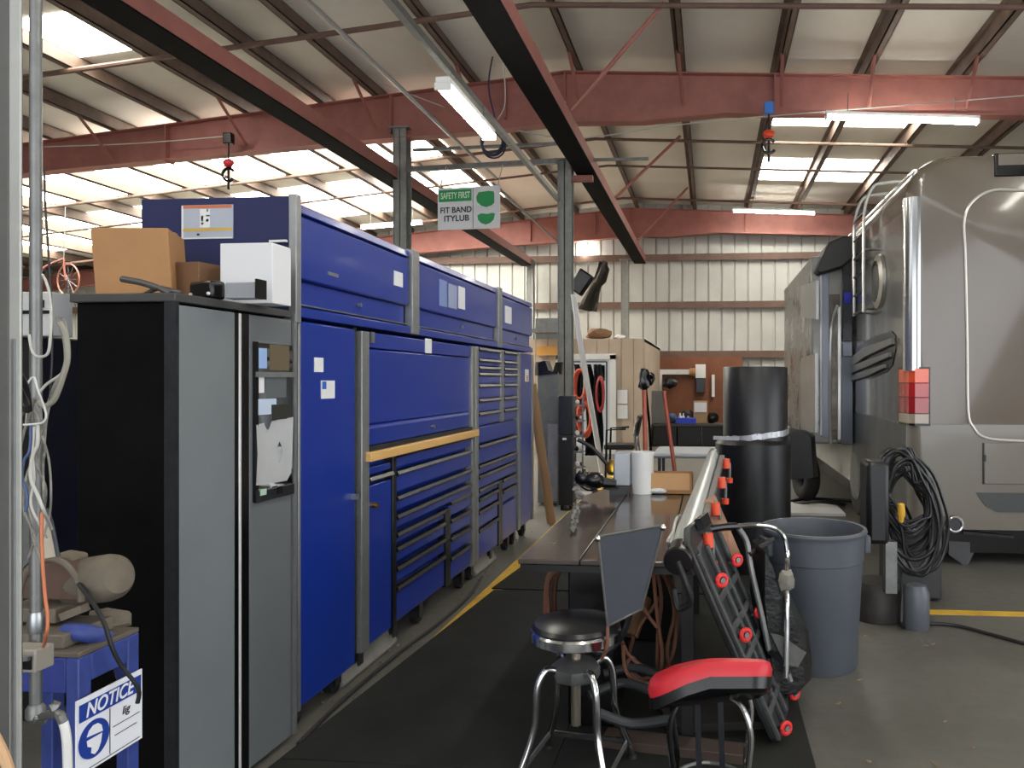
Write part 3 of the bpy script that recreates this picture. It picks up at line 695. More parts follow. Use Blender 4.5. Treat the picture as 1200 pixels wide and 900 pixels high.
for k_, (p0_, p1_, q0_, q1_, m_) in enumerate(((297,308,409,432,mat('reflection_blue',(150,180,225),.4)), (312,334,404,434,mat('patch_brown',(96,84,62),.5)), (298,304,439,460,paper), (306,330,442,466,mat('patch_grey',(92,96,98),.4)), (297,318,467,485,mat('reflection_pale',(190,205,225),.4)), (312,336,474,492,mat('patch_dark',(44,44,40),.4)))):
    gbox(p0_, p1_, gz(316, q1_), gz(316, q0_), .0165, .018+.001*k_, 'reflection_sticker', m_, d2, smooth=False)  # coloured patches stand in for the mirror's white and blue reflections, plus stickers
gbox(298, 305, gz(302, 580), gz(302, 573), .024, .027, 'sticker', mat('pale_green', (170,200,180), .5), d2)
gbox(318, 323, gz(320, 578), gz(320, 570), .024, .03, 'magnet', blackgl, d2)
# things on the grey cabinet
zt = ztop_+.001
p = P(118, 340, 2.78); q = P(217, 340, 2.78)
def cbox(name, label, c, size, rz, m, tape_=True, tiltx=0, tilty=0, cat='box'):
    root = thing(name, label, cat, c)
    B().obox((c[0], c[1], c[2]+size[2]/2), size, rz, tiltx, tilty).build('body', m, root, bevel=.003)
    if tape_:
        R = Matrix.Rotation(rz, 4, 'Z') @ Matrix.Rotation(tilty, 4, 'Y') @ Matrix.Rotation(tiltx, 4, 'X')
        off = R @ Vector((0, 0, size[2]/2+.0006))
        B().obox(Vector((c[0], c[1], c[2]+size[2]/2))+off, (size[0]*1.002, .05, .0012), rz, tiltx, tilty).build('packing_tape', mat('brown_tape', (190,150,100), .3), root)
    return root
bc = P(168, 340, 2.95)
cbox('cardboard_box', 'large brown cardboard box tilted on the grey cabinet', (bc.x-.005, bc.y+.0, zt+.012), (.25, .25, .265), .42, card, tilty=-.06)
bc = P(240, 340, 3.03); cbox('cardboard_box', 'small brown box behind the white box on the grey cabinet', (bc.x-.03, bc.y-.02, zt), (.17, .14, .165), -.12, card2, False)
wb = P(301, 350, 3.0)
t = cbox('white_box', 'upright white carton at the end of the grey cabinet', (wb.x+.01, wb.y-.02, zt), (.215, .13, .235), .0, white, False)
t.rotation_euler.z = 0
# black radio like device
dv = P(243, 345, 2.8); root = thing('black_device', 'small black boxy gauge with round feet beside the white carton', 'device', (dv.x, dv.y, zt))
B().obox((dv.x, dv.y, zt+.035), (.13, .06, .07), -.35).build('case', blackgl, root, bevel=.012)
for k in (-.05, .05):
    e = Vector((dv.x+k*math.cos(.35)-.028*math.sin(.35), dv.y-k*math.sin(.35)-.032*math.cos(.35), zt+.02)); B().blob(e, .007, 1, 0).build('foot_dot', whitepl, root)
cl = P(287, 352, 2.76); root = thing('plastic_case', 'clear grey plastic case with black end, in front of the white carton', 'case', (cl.x, cl.y, zt))
B().obox((cl.x, cl.y, zt+.03), (.12, .05, .06), 0).build('case', mat('grey_clear_plastic', (150,152,158), .25), root, bevel=.004)
B().obox((cl.x+.065, cl.y-.005, zt+.035), (.008, .06, .07), 0).build('black_end', blackgl, root)
ca = P(150, 330, 2.5); b = B()
tl = P(178, 336, 2.52); b.tube([P(143, 327, 2.56), P(165, 331, 2.55), P(188, 338, 2.56), P(212, 343, 2.58)], lambda s: .011 if s < .6 else .008, 8)
b.tube([P(170, 345, 2.6), P(185, 338, 2.58), P(200, 340, 2.58)], .008, 8)
b.tube([P(188, 338, 2.56), P(200, 343, 2.56)+Vector((0,0,-.004))], .012, 8, 1)
tag(b.build('pliers_tool', mat('worn_tool_steel', (92,90,88), .5, .5)), 'worn grey plier-like tool leaning before the large cardboard box', 'tool')
# ================================================================ FLOOR MARKINGS, MATS, CABLES
yellow = mat('yellow_line_paint', (216, 172, 58), .6, 0, .25, 6)
matm = mat('black_floor_mat', (36, 37, 34), .8, 0, .3, 2.2, .15, spec=.25)
XY = XF+.15
struct(B().box(XY-.01, XY+.12, 3.2, 12, 0, .0025).build('floor_marking', yellow, smooth=False))
a, c = onZ(1075, 717), onZ(1200, 723)
b = B(); b.hexa([(a.x, a.y-.05, 0), (a.x+6, a.y+.03, 0), (a.x+6, a.y+.13, 0), (a.x, a.y+.05, 0), (a.x, a.y-.05, .0025), (a.x+6, a.y+.03, .0025), (a.x+6, a.y+.13, .0025), (a.x, a.y+.05, .0025)])
struct(b.build('floor_marking', yellow, smooth=False))
def matt(x0a, x1a, y0, x0b, x1b, y1, label, th=.012):
    b = B(); n = 6
    b.hexa([(x0a,y0,0.003),(x1a,y0,0.003),(x1b,y1,0.003),(x0b,y1,0.003),(x0a,y0,th),(x1a,y0,th),(x1b,y1,th),(x0b,y1,th)])
    return tag(b.build('floor_mat', matm, bevel=.004), label, 'mat', 'anti-fatigue floor mats')
p1 = onZ(568, 697); p2 = onZ(440, 797)
ymid = onZ(600, 692).y
k = (p2.x-p1.x)/(p2.y-p1.y)
f_ = lambda y: p1.x+k*(y-p1.y)
xm = -.62
matt(f_(1.2), xm-.004, 1.2, f_(2.9)+.03, xm-.004, 2.9, 'black mat nearest the grey cabinet')
matt(f_(2.904)+.03, xm-.004, 2.904, f_(ymid)+.03, xm-.004, ymid-.03, 'black mat in the aisle beside the blue tool chest')
matt(xm, .42, 1.2, xm, .42, 2.9, 'black mat under the two stools')
matt(xm, .42, 2.904, xm, .42, ymid-.03, 'black mat under the near end of the table')
matt(f_(ymid)+.0, .35, ymid+.01, f_(ymid)+.14, .35, ymid+1.6, 'grey-black mat beyond the gap, beside the far drawer chest')
b = B(); b.tube([onZ(350, 872, .012), onZ(400, 822, .012), onZ(470, 763, .012), onZ(512, 732, .012), onZ(548, 700, .012), onZ(565, 676, .012)], .011, 8)
tag(b.build('floor_cable', blackcable), 'black cable lying along the yellow line under the cabinets', 'cable')
# ================================================================ CRATE TABLE
ZT_ = .80
f1 = onZ(607, 655, ZT_); 
tx0 = f1.x; tx1 = onY(822, 655, f1.y).x; ty0 = f1.y; ty1 = onZ(700, 574, ZT_).y
t = thing('work_table', 'low dark glossy work table with papers and tools at its far end', 'table', ((tx0+tx1)/2, (ty0+ty1)/2, 0))
def strip(x0, x1, m, nm):
    return B().box(x0, x1, ty0, ty1, ZT_-.022, ZT_).build(nm, m, t, bevel=.004)
topm = mat('brown_table_top', (58, 48, 42), .17, 0, .3, 2.5, .06, coat=.3, rvar=.14, stretch=(1,.35,1))
sp = tx0+(tx1-tx0)*.34; sp2 = tx0+(tx1-tx0)*.82
strip(tx0, sp-.002, topm, 'top_board'); strip(sp+.002, sp2-.002, topm, 'top_board'); strip(sp2+.002, tx1, mat('tan_table_board', (84, 76, 66), .3, 0, .2, 3), 'top_board')
B().box(tx0+.01, tx1-.01, ty0-.002, ty1-.01, ZT_-.05, ZT_-.0225).build('apron', blackgl, t)
xm0 = onY(668, 700, ty0+.25).x; xm1 = onY(722, 700, ty0+.25).x
B().box(xm0, xm1, ty0+.2, ty0+.75, .02, ZT_-.07).build('pedestal', blackgl, t, bevel=.01)
B().box(xm0+.1, xm1+.2, ty0+1.3, ty0+1.6, .02, ZT_-.07).build('pedestal', blackgl, t, bevel=.01)
for x in (tx0+.25, tx1-.06):
    B().bar((x, ty1-.1, 0.0), (x, ty1-.1, ZT_-.07), .05, .05).build('leg', black, t)
B().bar((tx1-.06, ty0+.12, 0.0), (tx1-.06, ty0+.12, ZT_-.07), .05, .05).build('leg', black, t)
# crumpled cellophane / papers along left edge of the top
b = B(); rnd = random.Random(3)
pts = [onZ(671, 600, ZT_), onZ(675, 607, ZT_), onZ(678, 612, ZT_), onZ(672, 618, ZT_), onZ(668, 592, ZT_), onZ(680, 603, ZT_)]
grid = [[onZ(672+u*(9-5*abs(v-.4))-v*4+rnd.uniform(-1.5,1.5), 592+v*34, ZT_)+Vector((0,0,.003+rnd.random()*.02)) for u in (0,.2,.4,.6,.8,1)] for v in [k/14 for k in range(15)]]
b.sheet(grid, .001); tag(b.build('clear_film', mat('clear_film', (205,204,198), .12, .3)), 'crumpled clear plastic film along the left of the table top', 'film')
# bucket box, grinder, cardboard box at the far end
bx0 = onZ(742, 577, ZT_); root = thing('white_bin', 'white open plastic bin standing at the far end of the table', 'bin', (bx0.x, bx0.y, ZT_))
yb0 = ty1-.22
wl, wr = onY(738, 560, yb0).x, onY(765, 560, yb0).x; zt2 = onY(750, 533, yb0).z
b = B(); b.lathe(((wl+wr)/2, yb0+.09, ZT_), [((wr-wl)/2*.94, .001), ((wr-wl)/2, zt2-ZT_), ((wr-wl)/2*1.04, zt2-ZT_), ((wr-wl)/2*1.04, zt2-ZT_+.012), ((wr-wl)/2*.94, zt2-ZT_+.012), ((wr-wl)/2*.88, .02)], 28)
b.build('tub', whitepl, root)
wl2 = onY(720, 560, yb0+.1).x
B().box(wl2, wl-.004, yb0+.06, yb0+.26, ZT_+.05, zt2).build('side_box', mat('pale_grey_plastic', (180,186,192), .4), root, bevel=.01)
B().box(wl2-.02, wl-.004, yb0-.0, yb0+.26, ZT_+.001, ZT_+.05).build('dark_foot', blackgl, root)
# black angle polisher with cable
g0 = onZ(706, 575, ZT_)
root = thing('power_polisher', 'black angle polisher lying on the far left of the table', 'power tool', (g0.x, ty1-.35, ZT_))
gy = ty1-.38
def ty(px, py, y=gy): return onY(px, py, y)
b = B(); b.blob(ty(695, 563), (.085, .06, .055), 2, .1); b.blob(ty(683, 560), (.05, .06, .055), 6, .12); b.build('motor_body', blackgl, root)
b = B(); b.tube([ty(700, 564), ty(712, 566), ty(722, 567)], lambda s: .036-.012*s, 10); b.build('grip', black, root)
b = B(); b.cyl(ty(716, 573), ty(716, 571), .05, .045); b.build('pad', rubber, root)
b = B(); b.tube([ty(680, 571), ty(690, 576), ty(700, 574)], .014, 6); b.build('side_handle', chrome, root)
b = B(); b.blob(ty(684, 577), (.05, .05, .018), 3, .3); b.blob(ty(676, 573), (.03,.04,.02), 8, .3)
tag(b.build('crumpled_rag', mat('pale_rag', (190,186,176), .8)), 'crumpled pale rag under the black polisher', 'rag')
yy = ty1-.08
b = B(); b.tube([onY(677, 515, yy), onY(694, 525, yy), onY(708, 540, yy), onY(719, 552, yy)], .014, 8); bo = b.build('angled_wand', black, None); tag(bo, 'thin black wand leaning over the polisher', 'wand')
b = B(); b.lathe(onY(718, 556, yy), [(.03,0),(.045,.02),(.045,.06),(.03,.085),(.015,.1)], 16); tag(b.build('brass_sprayer', brass), 'small brass sprayer head behind the polisher', 'tool')
cb0, cb1 = onY(765, 560, ty1-.1), onY(812, 560, ty1-.1); zc0 = onY(790, 555, ty1-.1).z
root = thing('cardboard_box', 'shallow brown cardboard box at the right end of the table', 'box', ((cb0.x+cb1.x)/2, ty1-.05, ZT_))
b = B(); b.box(cb0.x, cb1.x, ty1-.16, ty1-.156, ZT_+.001, zc0); b.box(cb0.x, cb1.x, ty1+.03, ty1+.034, ZT_+.001, zc0); b.box(cb0.x, cb0.x+.004, ty1-.16, ty1+.034, ZT_+.001, zc0); b.box(cb1.x-.004, cb1.x, ty1-.16, ty1+.034, ZT_+.001, zc0); b.box(cb0.x, cb1.x, ty1-.16, ty1+.034, ZT_+.001, ZT_+.005)
b.build('carton', card, root, smooth=False)
B().box(cb0.x-.03, cb1.x-.02, ty1-.17, ty1-.162, ZT_+.03, zc0+.01).build('front_flap', mat('cardboard_light', (200,156,110), .8), root)
tag(B().blob(onZ(771, 579, ZT_)+Vector((0,0,.022)), (.06,.035,.022), 4, .12).build('white_cloth', paper), 'bunched white cloth beside the white bin', 'cloth')
# ---------------------------------------------------------------- long hood light bar
ga = P(797, 648, 3.05); gb = P(835, 530, 4.7)
ga, gb = P(795, 655, 3.02), P(836, 532, 5.0)
root = thing('work_light_bar', 'long frosted work light bar with orange hooks leaning along the table', 'work light', ga)
dv_ = (gb-ga).normalized()
B().cyl(ga+dv_*.09, gb-dv_*.05, .052, .036, 24).build('lens_tube', mat('frosted_lens', (172,176,172), .3, 0, .05, 3), root)
B().cyl(ga-dv_*.03, ga+dv_*.1, .058, .055, 24).build('end_cap', blackgl, root, bevel=.006)
B().cyl(gb-dv_*.06, gb+dv_*.03, .038, .034, 24).build('end_cap', galv, root)
up_ = Vector((1,0,0))
B().bar(ga+dv_*.1+up_*.065, gb-dv_*.1+up_*.065, .03, .03).build('back_rail', alu, root)
for k, s in enumerate((.12, .36, .62, .86)):
    c = ga.lerp(gb, s)+up_*.09
    hk = B(); hk.tube([c+Vector((0,0,.03)), c+Vector((.03,0,.0)), c+Vector((.03,0,-.10))], .009, 8, 3)
    o = hk.build('hook', galv, root)
    B().cyl(c+Vector((.01,0,.03)), c+Vector((.012,0,-.03)), .022, .024, 12).build('hook_sleeve', orange, o)
    B().cyl(c+Vector((.03,0,-.09)), c+Vector((.03,0,-.12)), .022, .02, 12).build('hook_tip', orange, o)
b = B(); c = ga.lerp(gb, .3)-up_*.06; b.tube([c, c+Vector((-.02,-.03,-.02)), c+Vector((-.03,-.35,-.06)), c+Vector((-.035,-.45,-.03)), c+Vector((-.015,-.4,.0))], .008, 6); b.build('loop_strap', greycable, root)
b = B(); b.tube([ga-dv_*.03, ga+Vector((.03,-.05,-.08)), ga+Vector((.05,-.03,-.16)), ga+Vector((.0,.0,-.2)), ga+Vector((-.02,-.0,-.12))], .013, 8); b.build('power_lead', blackcable, root)
# ================================================================ DANGLING BROWN HOSES
def hoses(name, label, arcs, m, r=.012, cat='hose'):
    root = None; b = B()
    for pts in arcs: b.tube([P(*q) for q in pts], r, 7, 4)
    return tag(b.build(name, m), label, cat)
hoses('coiled_hose', 'coiled brown air hose hanging under the left of the table', [
 [(664, 660, 3.5), (645, 672, 3.5), (640, 700, 3.5), (641, 740, 3.5), (655, 760, 3.5)], [(668, 660, 3.55), (652, 675, 3.55), (649, 710, 3.55), (652, 745, 3.55), (662, 765, 3.5)], [(660, 660, 3.45), (642, 680, 3.45), (643, 725, 3.45), (650, 755, 3.45)]], browncable, .014)
hoses('coiled_hose', 'tangle of brown air hoses hanging under the right of the table', [
 [(768, 664, 3.4), (775, 700, 3.4), (771, 745, 3.4), (770, 790, 3.4)], [(772, 664, 3.45), (785, 690, 3.45), (790, 720, 3.45), (782, 760, 3.45), (786, 790, 3.45)], [(765, 664, 3.35), (770, 720, 3.35), (776, 765, 3.35), (773, 795, 3.35)],
 [(776, 664, 3.5), (792, 700, 3.5), (790, 760, 3.5), (776, 790, 3.5)], [(725, 740, 3.3), (735, 765, 3.3), (752, 780, 3.3), (768, 786, 3.3)], [(745, 745, 3.4), (752, 730, 3.4), (765, 712, 3.4), (772, 700, 3.4)], [(748, 700, 3.35), (760, 722, 3.35), (770, 735, 3.35)],
 [(730, 755, 3.25), (733, 785, 3.25), (748, 800, 3.2), (770, 800, 3.2)], [(728, 715, 3.5), (742, 742, 3.5), (736, 775, 3.5), (750, 795, 3.5), (764, 792, 3.5)], [(750, 785, 3.3), (741, 770, 3.3), (735, 782, 3.3), (752, 800, 3.3), (768, 803, 3.3)]], browncable, .009)
tag(B().cyl(P(752, 700, 3.6), P(738, 745, 3.5), .05, .04).build('cardboard_tube', card2), 'short brown cardboard tube hanging behind the stool', 'tube')
# heap of grey tubing and boards on the floor under the table
b = B()
for q in ([(708, 790, 3.3), (745, 782, 3.3), (790, 800, 3.2)], [(690, 815, 3.15), (730, 800, 3.2), (770, 812, 3.1)], [(700, 835, 2.95), (740, 848, 2.95), (790, 842, 2.9)]):
    pts = [P(*w_) for w_ in q]
    b.tube(pts, .02, 10)
tag(b.build('grey_tubing', mat('grey_pvc', (44, 46, 48), .5)), 'bent grey plastic tubing heaped on the floor under the table', 'tubing')
for k, (x, y, w, l, z, rz, m, lab) in enumerate(((.02, 3.5, .5, .4, .0, .2, mat('dark_card', (34,29,25), .85), 'flattened brown carton on the floor behind the stools'), (-.15, 3.12, .6, .11, .0, -.15, mat('dark_plank', (62,48,40), .7), 'dark brown plank lying behind the red stool'))):
    tag(B().obox((x, y, .03+z), (w, l, .04), rz).build('scrap_board', m, bevel=.004), lab, 'board')
# ================================================================ ROUND STOOL with plate backrest
sc_ = P(675, 745, 2.92); sx, sy = sc_.x, sc_.y; sz = .59
root = thing('shop_stool', 'round chrome shop stool with black seat and grey plate backrest', 'stool', (sx, sy, 0))
B().lathe((sx, sy, sz-.045), [(.168, 0), (.176, .006), (.176, .036), (.168, .044)], 48).build('seat_rim', chrome, root)
B().lathe((sx, sy, sz-.005), [(.166, 0), (.172, .012), (.16, .026), (.12, .038), (.06, .044), (.0, .045)], 48).build('seat', mat('black_vinyl', (22,23,27), .28, 0, .1, 6, .03), root)
B().lathe((sx, sy, sz-.16), [(.016, -.22), (.02, -.22), (.02, .10), (.05, .112), (.12, .118)], 20).build('screw_post', mat('warm_chrome', (190,178,160), .25, .9), root)
B().lathe((sx, sy, sz-.2), [(.085, 0), (.095, .02), (.095, .05), (.07, .07), (.03, .078)], 8).build('hub', galv, root, bevel=.005)
for a in (50, 140, 230, 320):
    r = math.radians(a-13); ca, sa = math.cos(r), math.sin(r)
    def q(rr, z): return Vector((sx+ca*rr, sy+sa*rr, z))
    B().tube([q(.08, sz-.16), q(.125, sz-.145), q(.158, sz-.19), q(.168, sz-.26), q(.175, .24), q(.20, .16), q(.245, .06), q(.255, .02)], .0145, 12, 5).build('leg', chrome, root)
    B().lathe(q(.256, 0), [(.018, 0), (.018, .02), (.012, .03)], 12).build('foot_cap', rubber, root)
fa = [math.radians(a-13) for a in (50, 140, 230, 320)]
for k in range(4):
    a0_, a1_ = fa[k], fa[(k+1)%4]
    B().bar((sx+.232*math.cos(a0_), sy+.232*math.sin(a0_), .085), (sx+.232*math.cos(a1_), sy+.232*math.sin(a1_), .085), .007, .022).build('foot_bar', galv if k % 2 else chrome, root)
# backrest: trapezoid plate held by a bent flat bar
def bk(px, py, d): return P(px, py, d)
c4 = [bk(701, 629, 2.80), bk(777, 616, 2.72), bk(752, 714, 2.80), bk(712, 734, 2.83)]
nrm = (c4[1]-c4[0]).cross(c4[3]-c4[0]).normalized()
bkr = B().prism(c4, nrm*.006).build('backrest', greybk, root, bevel=.002)
ed = B()
for i in range(4): ed.tube([c4[i], c4[(i+1)%4]], .0045, 6, 1)
ed.build('rolled_edge', galv, bkr)
for q_ in (c4[0], c4[1]): B().blob(q_+Vector((0,-.004,-.006)), .013, 2, .05).build('corner_bolt', chrome, bkr)
B().tube([bk(742, 700, 2.84), bk(736, 728, 2.88), bk(726, 750, 2.93), bk(706, 764, 2.93), Vector((sx, sy, sz-.055))], .012, 10).build('backrest_arm', darkrail, root)
B().tube([bk(712, 734, 2.80), bk(712, 748, 2.79), bk(711, 760, 2.79), bk(705, 772, 2.82)], .007, 8).build('leather_strap', browncable, root)
# ================================================================ RED SADDLE STOOL
rc = P(832, 790, 2.58); rx_, ry_, rz_ = rc.x, rc.y, .55
root = thing('saddle_stool', 'red saddle-shaped shop stool with black underside on thin chrome legs', 'stool', (rx_, ry_, 0))
def saddle(top, pts_n=40):
    out = []
    for i in range(pts_n):
        a = 2*math.pi*i/pts_n; c, s_ = math.cos(a), math.sin(a)
        # rounded rectangle, narrower nose to the left
        ex_ = .205*(abs(c)**.55)*(1 if c > 0 else -1); ey_ = .135*(abs(s_)**.6)*(1 if s_ > 0 else -1)
        if c < 0: ey_ *= 1-.25*abs(c)
        out.append((ex_, ey_))
    return out
sh = saddle(0); b = B(); rings = []
def zsad(x, y, base): return base + .008*math.cos(y*14) - .05*(max(0, -x-.03)/.17)**1.6 - .05*max(0, -x/.2)*max(0, -y/.13) + .008*max(0, x/.2)
TL = Matrix.Translation(Vector((rx_, ry_, rz_))) @ Matrix.Rotation(-.50, 4, 'X') @ Matrix.Translation(Vector((-rx_, -ry_, -rz_)))
for k_, (sc1, dz) in enumerate(((1.0, -.005), (1.03, .02), (1.0, .042), (.9, .052), (.6, .056), (.25, .057))):
    rings.append([b.bm.verts.new(TL @ Vector((rx_+x*sc1, ry_+y*sc1, zsad(x*sc1, y*sc1, rz_)-.03+dz))) for x, y in sh])
b.loft(rings); b.build('seat', red, root)
b = B(); rings = []
for sc1, dz in ((.86, -.055), (.99, -.04), (1.015, -.004)):
    rings.append([b.bm.verts.new(TL @ Vector((rx_+x*sc1, ry_+y*sc1, zsad(x*sc1, y*sc1, rz_)-.03+dz))) for x, y in sh])
b.loft(rings); b.build('seat_pan', blackgl, root)
for (ux, uy) in ((-.12, -.08), (.12, -.09), (.13, .1), (-.12, .1)):
    s_ = 1 if ux > 0 else -1; v_ = 1 if uy > 0 else -1
    B().tube([(rx_+ux*.6, ry_+uy*.6, rz_-.07), (rx_+ux*.9, ry_+uy*.9, rz_-.09), (rx_+ux*1.12, ry_+uy*1.1, rz_-.18), (rx_+ux*.98, ry_+uy*1.1, .2), (rx_+ux*1.15, ry_+uy*1.3, .08), (rx_+ux*1.3, ry_+uy*1.5, .012)], .0105, 10, 5).build('leg', blackgl if s_ < 0 else chrome, root)
B().torus((rx_, ry_, .17), (0,0,1), .125, .007, 32, 8).build('foot_ring', galv, root)
for k_ in (-.035, .045): B().bar((rx_+k_, ry_+.02, .12), (rx_+k_-.01, ry_+.02, rz_-.07), .02, .02).build('post', darkrail, root)
# ================================================================ CREEPER BOARD leaning on the table
w0, w1 = P(846, 680, 3.1), P(922, 855, 3.18); w3, w4 = P(864, 656, 3.45), P(931, 817, 3.5)
ln = (w1-w0); wv = (w3-w0); wv.z = 0
nn = wv.cross(ln).normalized()
if nn.x < 0: nn = -nn
def cp(u, v, h=0): return w0+wv*u+ln*v+nn*(h-.045)
root = thing('mechanic_creeper', 'black mechanic creeper with red wheels leaning on the table side', 'creeper', cp(.5, 1.0)-Vector((0,0,.02)))
bd = B(); bd.prism([cp(-.18,-.28), cp(.1,-.36), (cp(.9,-.36)), cp(1.15,-.25), cp(1.2,.3), cp(1.12,1.02), cp(.9,1.08), cp(.0,1.08), cp(-.15,1.0), cp(-.22,.3)], nn*-.03)
bd.build('board', mat('black_ribbed_plastic', (34,35,36), .45, 0, .3, 12), root, bevel=.008)
b = B()
for v in (.1, .3, .5, .7, .86): b.bar(cp(-.12, v, .008), cp(1.1, v, .008), .03, .014, nn)
for u in (-.1, .35, .65, 1.1): b.bar(cp(u, -.2, .008), cp(u, 1.02, .008), .03, .016, nn)
b.build('ribs', mat('grey_black_plastic', (70,72,72), .4, 0, .3, 14), root, bevel=.003)
for (u, v) in ((0, 0), (1, 0), (0, .36), (1, .38), (0, .99), (1, .99)):
    c = cp(u, v, .045); ax = (ln.normalized()*.6+wv.normalized()*.8*(1 if u else -1)*.4+Vector((.5,-.5,0))).normalized(); ax = Vector((.55,-.83,.05)).normalized()
    wh = B(); wh.torus(c, ax, .022, .010, 24, 8); o = wh.build('wheel', redwheel, root)
    B().cyl(c-ax*.008, c+ax*.01, .012, n=12).build('hub', galv, o)
    B().bar(cp(u, v, 0), c-ax*.012, .03, .012).build('caster_fork', darkrail, root)
B().bar(cp(.3,-.34, .02), cp(.7,-.34,.02), .05, .03, nn).build('handle_slot', blackgl, root)
# folded cardboard pieces
def poly(name, label, pts, th, m, cat, ext=None):
    v = [P(*q) for q in pts]; n_ = (v[1]-v[0]).cross(v[2]-v[0]).normalized()
    return tag(B().prism(v, n_*th).build(name, m, smooth=False), label, cat)
poly('cardboard_sheet', 'brown cardboard strip standing behind the creeper', [(822,598,3.75),(826,586,3.8),(838,580,3.8),(852,612,3.7),(868,650,3.6),(856,662,3.55),(838,632,3.6)], .012, mat('cardboard_pinkish', (160,122,100), .8), 'cardboard')
# ================================================================ HAND TRUCK FRAME
root = thing('hand_truck', 'chrome tube hand truck frame standing between creeper and grey bin', 'hand truck', P(895, 800, 3.45))
B().tube([P(921,794,3.38), P(922,740,3.4), P(922,690,3.45), P(923,655,3.7), P(919,630,3.7), P(906,618,3.7), P(885,615,3.65), P(862,617,3.5)], .012, 10, 4).build('frame_tube', chrome, root)
B().tube([P(901,762,3.45), P(890,710,3.46), P(880,665,3.47), P(875,635,3.5), P(866,620,3.5)], .014, 10, 4).build('frame_tube', galv, root)
B().tube([P(862,617,3.5), P(845,618,3.45), P(825,622,3.4), P(820,628,3.38)], .018, 10).build('grip', blackgl, root)
B().tube([P(878,650,3.47), P(893,640,3.6), P(906,632,3.7)], .012, 8).build('strap', blackcable, root)
B().blob(P(921,680,3.44), (.035,.03,.05), 4, .3).build('knotted_rope', mat('dirty_rope', (130,128,118), .9), root)
B().tube([P(921,794,3.38), P(924,790,3.38), P(926,798,3.38)], .014, 8, 1).build('foot_cap', galv, root)
b = B(); b.bar(P(901,762,3.45), P(920,778,3.39), .02, .02); b.build('cross_bar', darkrail, root)
# black tarpaulin bag
def lump(name, label, pts, d0, depth, m, cat, rows=5, seed=1):
    rnd = random.Random(seed); b = B(); ring = []
    for k in range(rows):
        t_ = k/(rows-1); sc_k = math.sin(math.pi*(.12+.76*t_))**.5
        cx_ = sum(p[0] for p in pts)/len(pts); cy_ = max(p[1] for p in pts)
        ring.append([b.bm.verts.new(P(cx_+(p[0]-cx_)*sc_k, cy_+(p[1]-cy_)*(.9+.1*sc_k), d0)+Vector((0, (t_)*depth, 0))+Vector((rnd.uniform(-.006,.006),0,0))) for p in pts])
    b.loft(ring)
    return tag(b.build(name, m), label, cat)
lump('black_bag', 'slumped black plastic bag leaning against the grey bin', [(884,640),(896,660),(908,690),(925,698),(938,722),(951,745),(955,775),(957,803),(943,815),(905,812),(890,760),(882,700)], 3.45, .25, mat('black_bag_plastic', (18,18,19), .35, 0, .2, 10, .6), 'bag')
poly('dust_pan', 'grey scuffed plate lying against the black bag', [(903,742,3.42),(915,745,3.42),(945,765,3.42),(935,782,3.4),(920,778,3.4)], .012, mat('scuffed_dark', (72,72,68), .6, 0, .3, 14), 'plate')
# ================================================================ GREY WASTE BIN
c = P(953, 617, 4.13); r = .283; h = c.z
root = thing('waste_bin', 'large round grey plastic waste bin standing open on the concrete floor', 'bin', (c.x, c.y, 0))
B().lathe((c.x, c.y, 0), [(.225, 0), (.232, .012), (.262, h-.17), (.268, h-.165), (.268, h-.155), (.272, h-.03), (r, h-.028), (r+.004, h-.012), (r, h), (r-.018, h), (.252, h-.05), (.215, .03), (.01, .025)], 56).build('tub', binm, root)
for s_ in (-1, 1):
    b = B(); a = math.radians(200 if s_ < 0 else 5)
    dx, dy = math.cos(a), math.sin(a)
    b.obox((c.x+dx*(r-.002), c.y+dy*(r-.002), h-.09), (.04, .12, .1), a); b.build('handle', binm, root, bevel=.012)
# ================================================================ BLACK DRUMS
c = P(885, 430, 6.2)
root = thing('black_drum', 'tall black rubber drum wrapped with silver tape behind the grey bin', 'drum', (c.x, c.y, 0))
r = 37.5/880*6.2
zt = c.z; zm = P(885, 512, 6.2).z
B().lathe((c.x, c.y, 0), [(r, zm-.04), (r, zt-.01), (r-.006, zt), (r-.02, zt), (r-.02, zt-.3)], 48).build('upper_drum', mat('black_drum_skin', (15,16,17), .36, 0, .5, 5, .1), root)
r2 = 44/880*6.2
B().lathe((c.x-.02, c.y+.0, 0), [(r2, 0), (r2*.99, zm-.05), (r2-.03, zm-.02), (r-.01, zm)], 48).build('lower_drum', mat('black_drum_skin', (27,28,29)), root)
b = B(); pts = []
for k in range(25):
    a = math.radians(170+200*k/24); pts.append((c.x+(r+.006)*math.cos(a), c.y+(r+.006)*math.sin(a), zm+.0-.03+.10*k/24+random.uniform(-.006,.006)))
for p0, p1 in zip(pts, pts[1:]): b.bar(p0, p1, .008, .045)
b.build('silver_tape', tape, root)
a_ = P(836, 513, 6.0); b = B(); b.bar(a_, P(866, 514, 5.93), .006, .03); b.build('tape_end', tape, root)
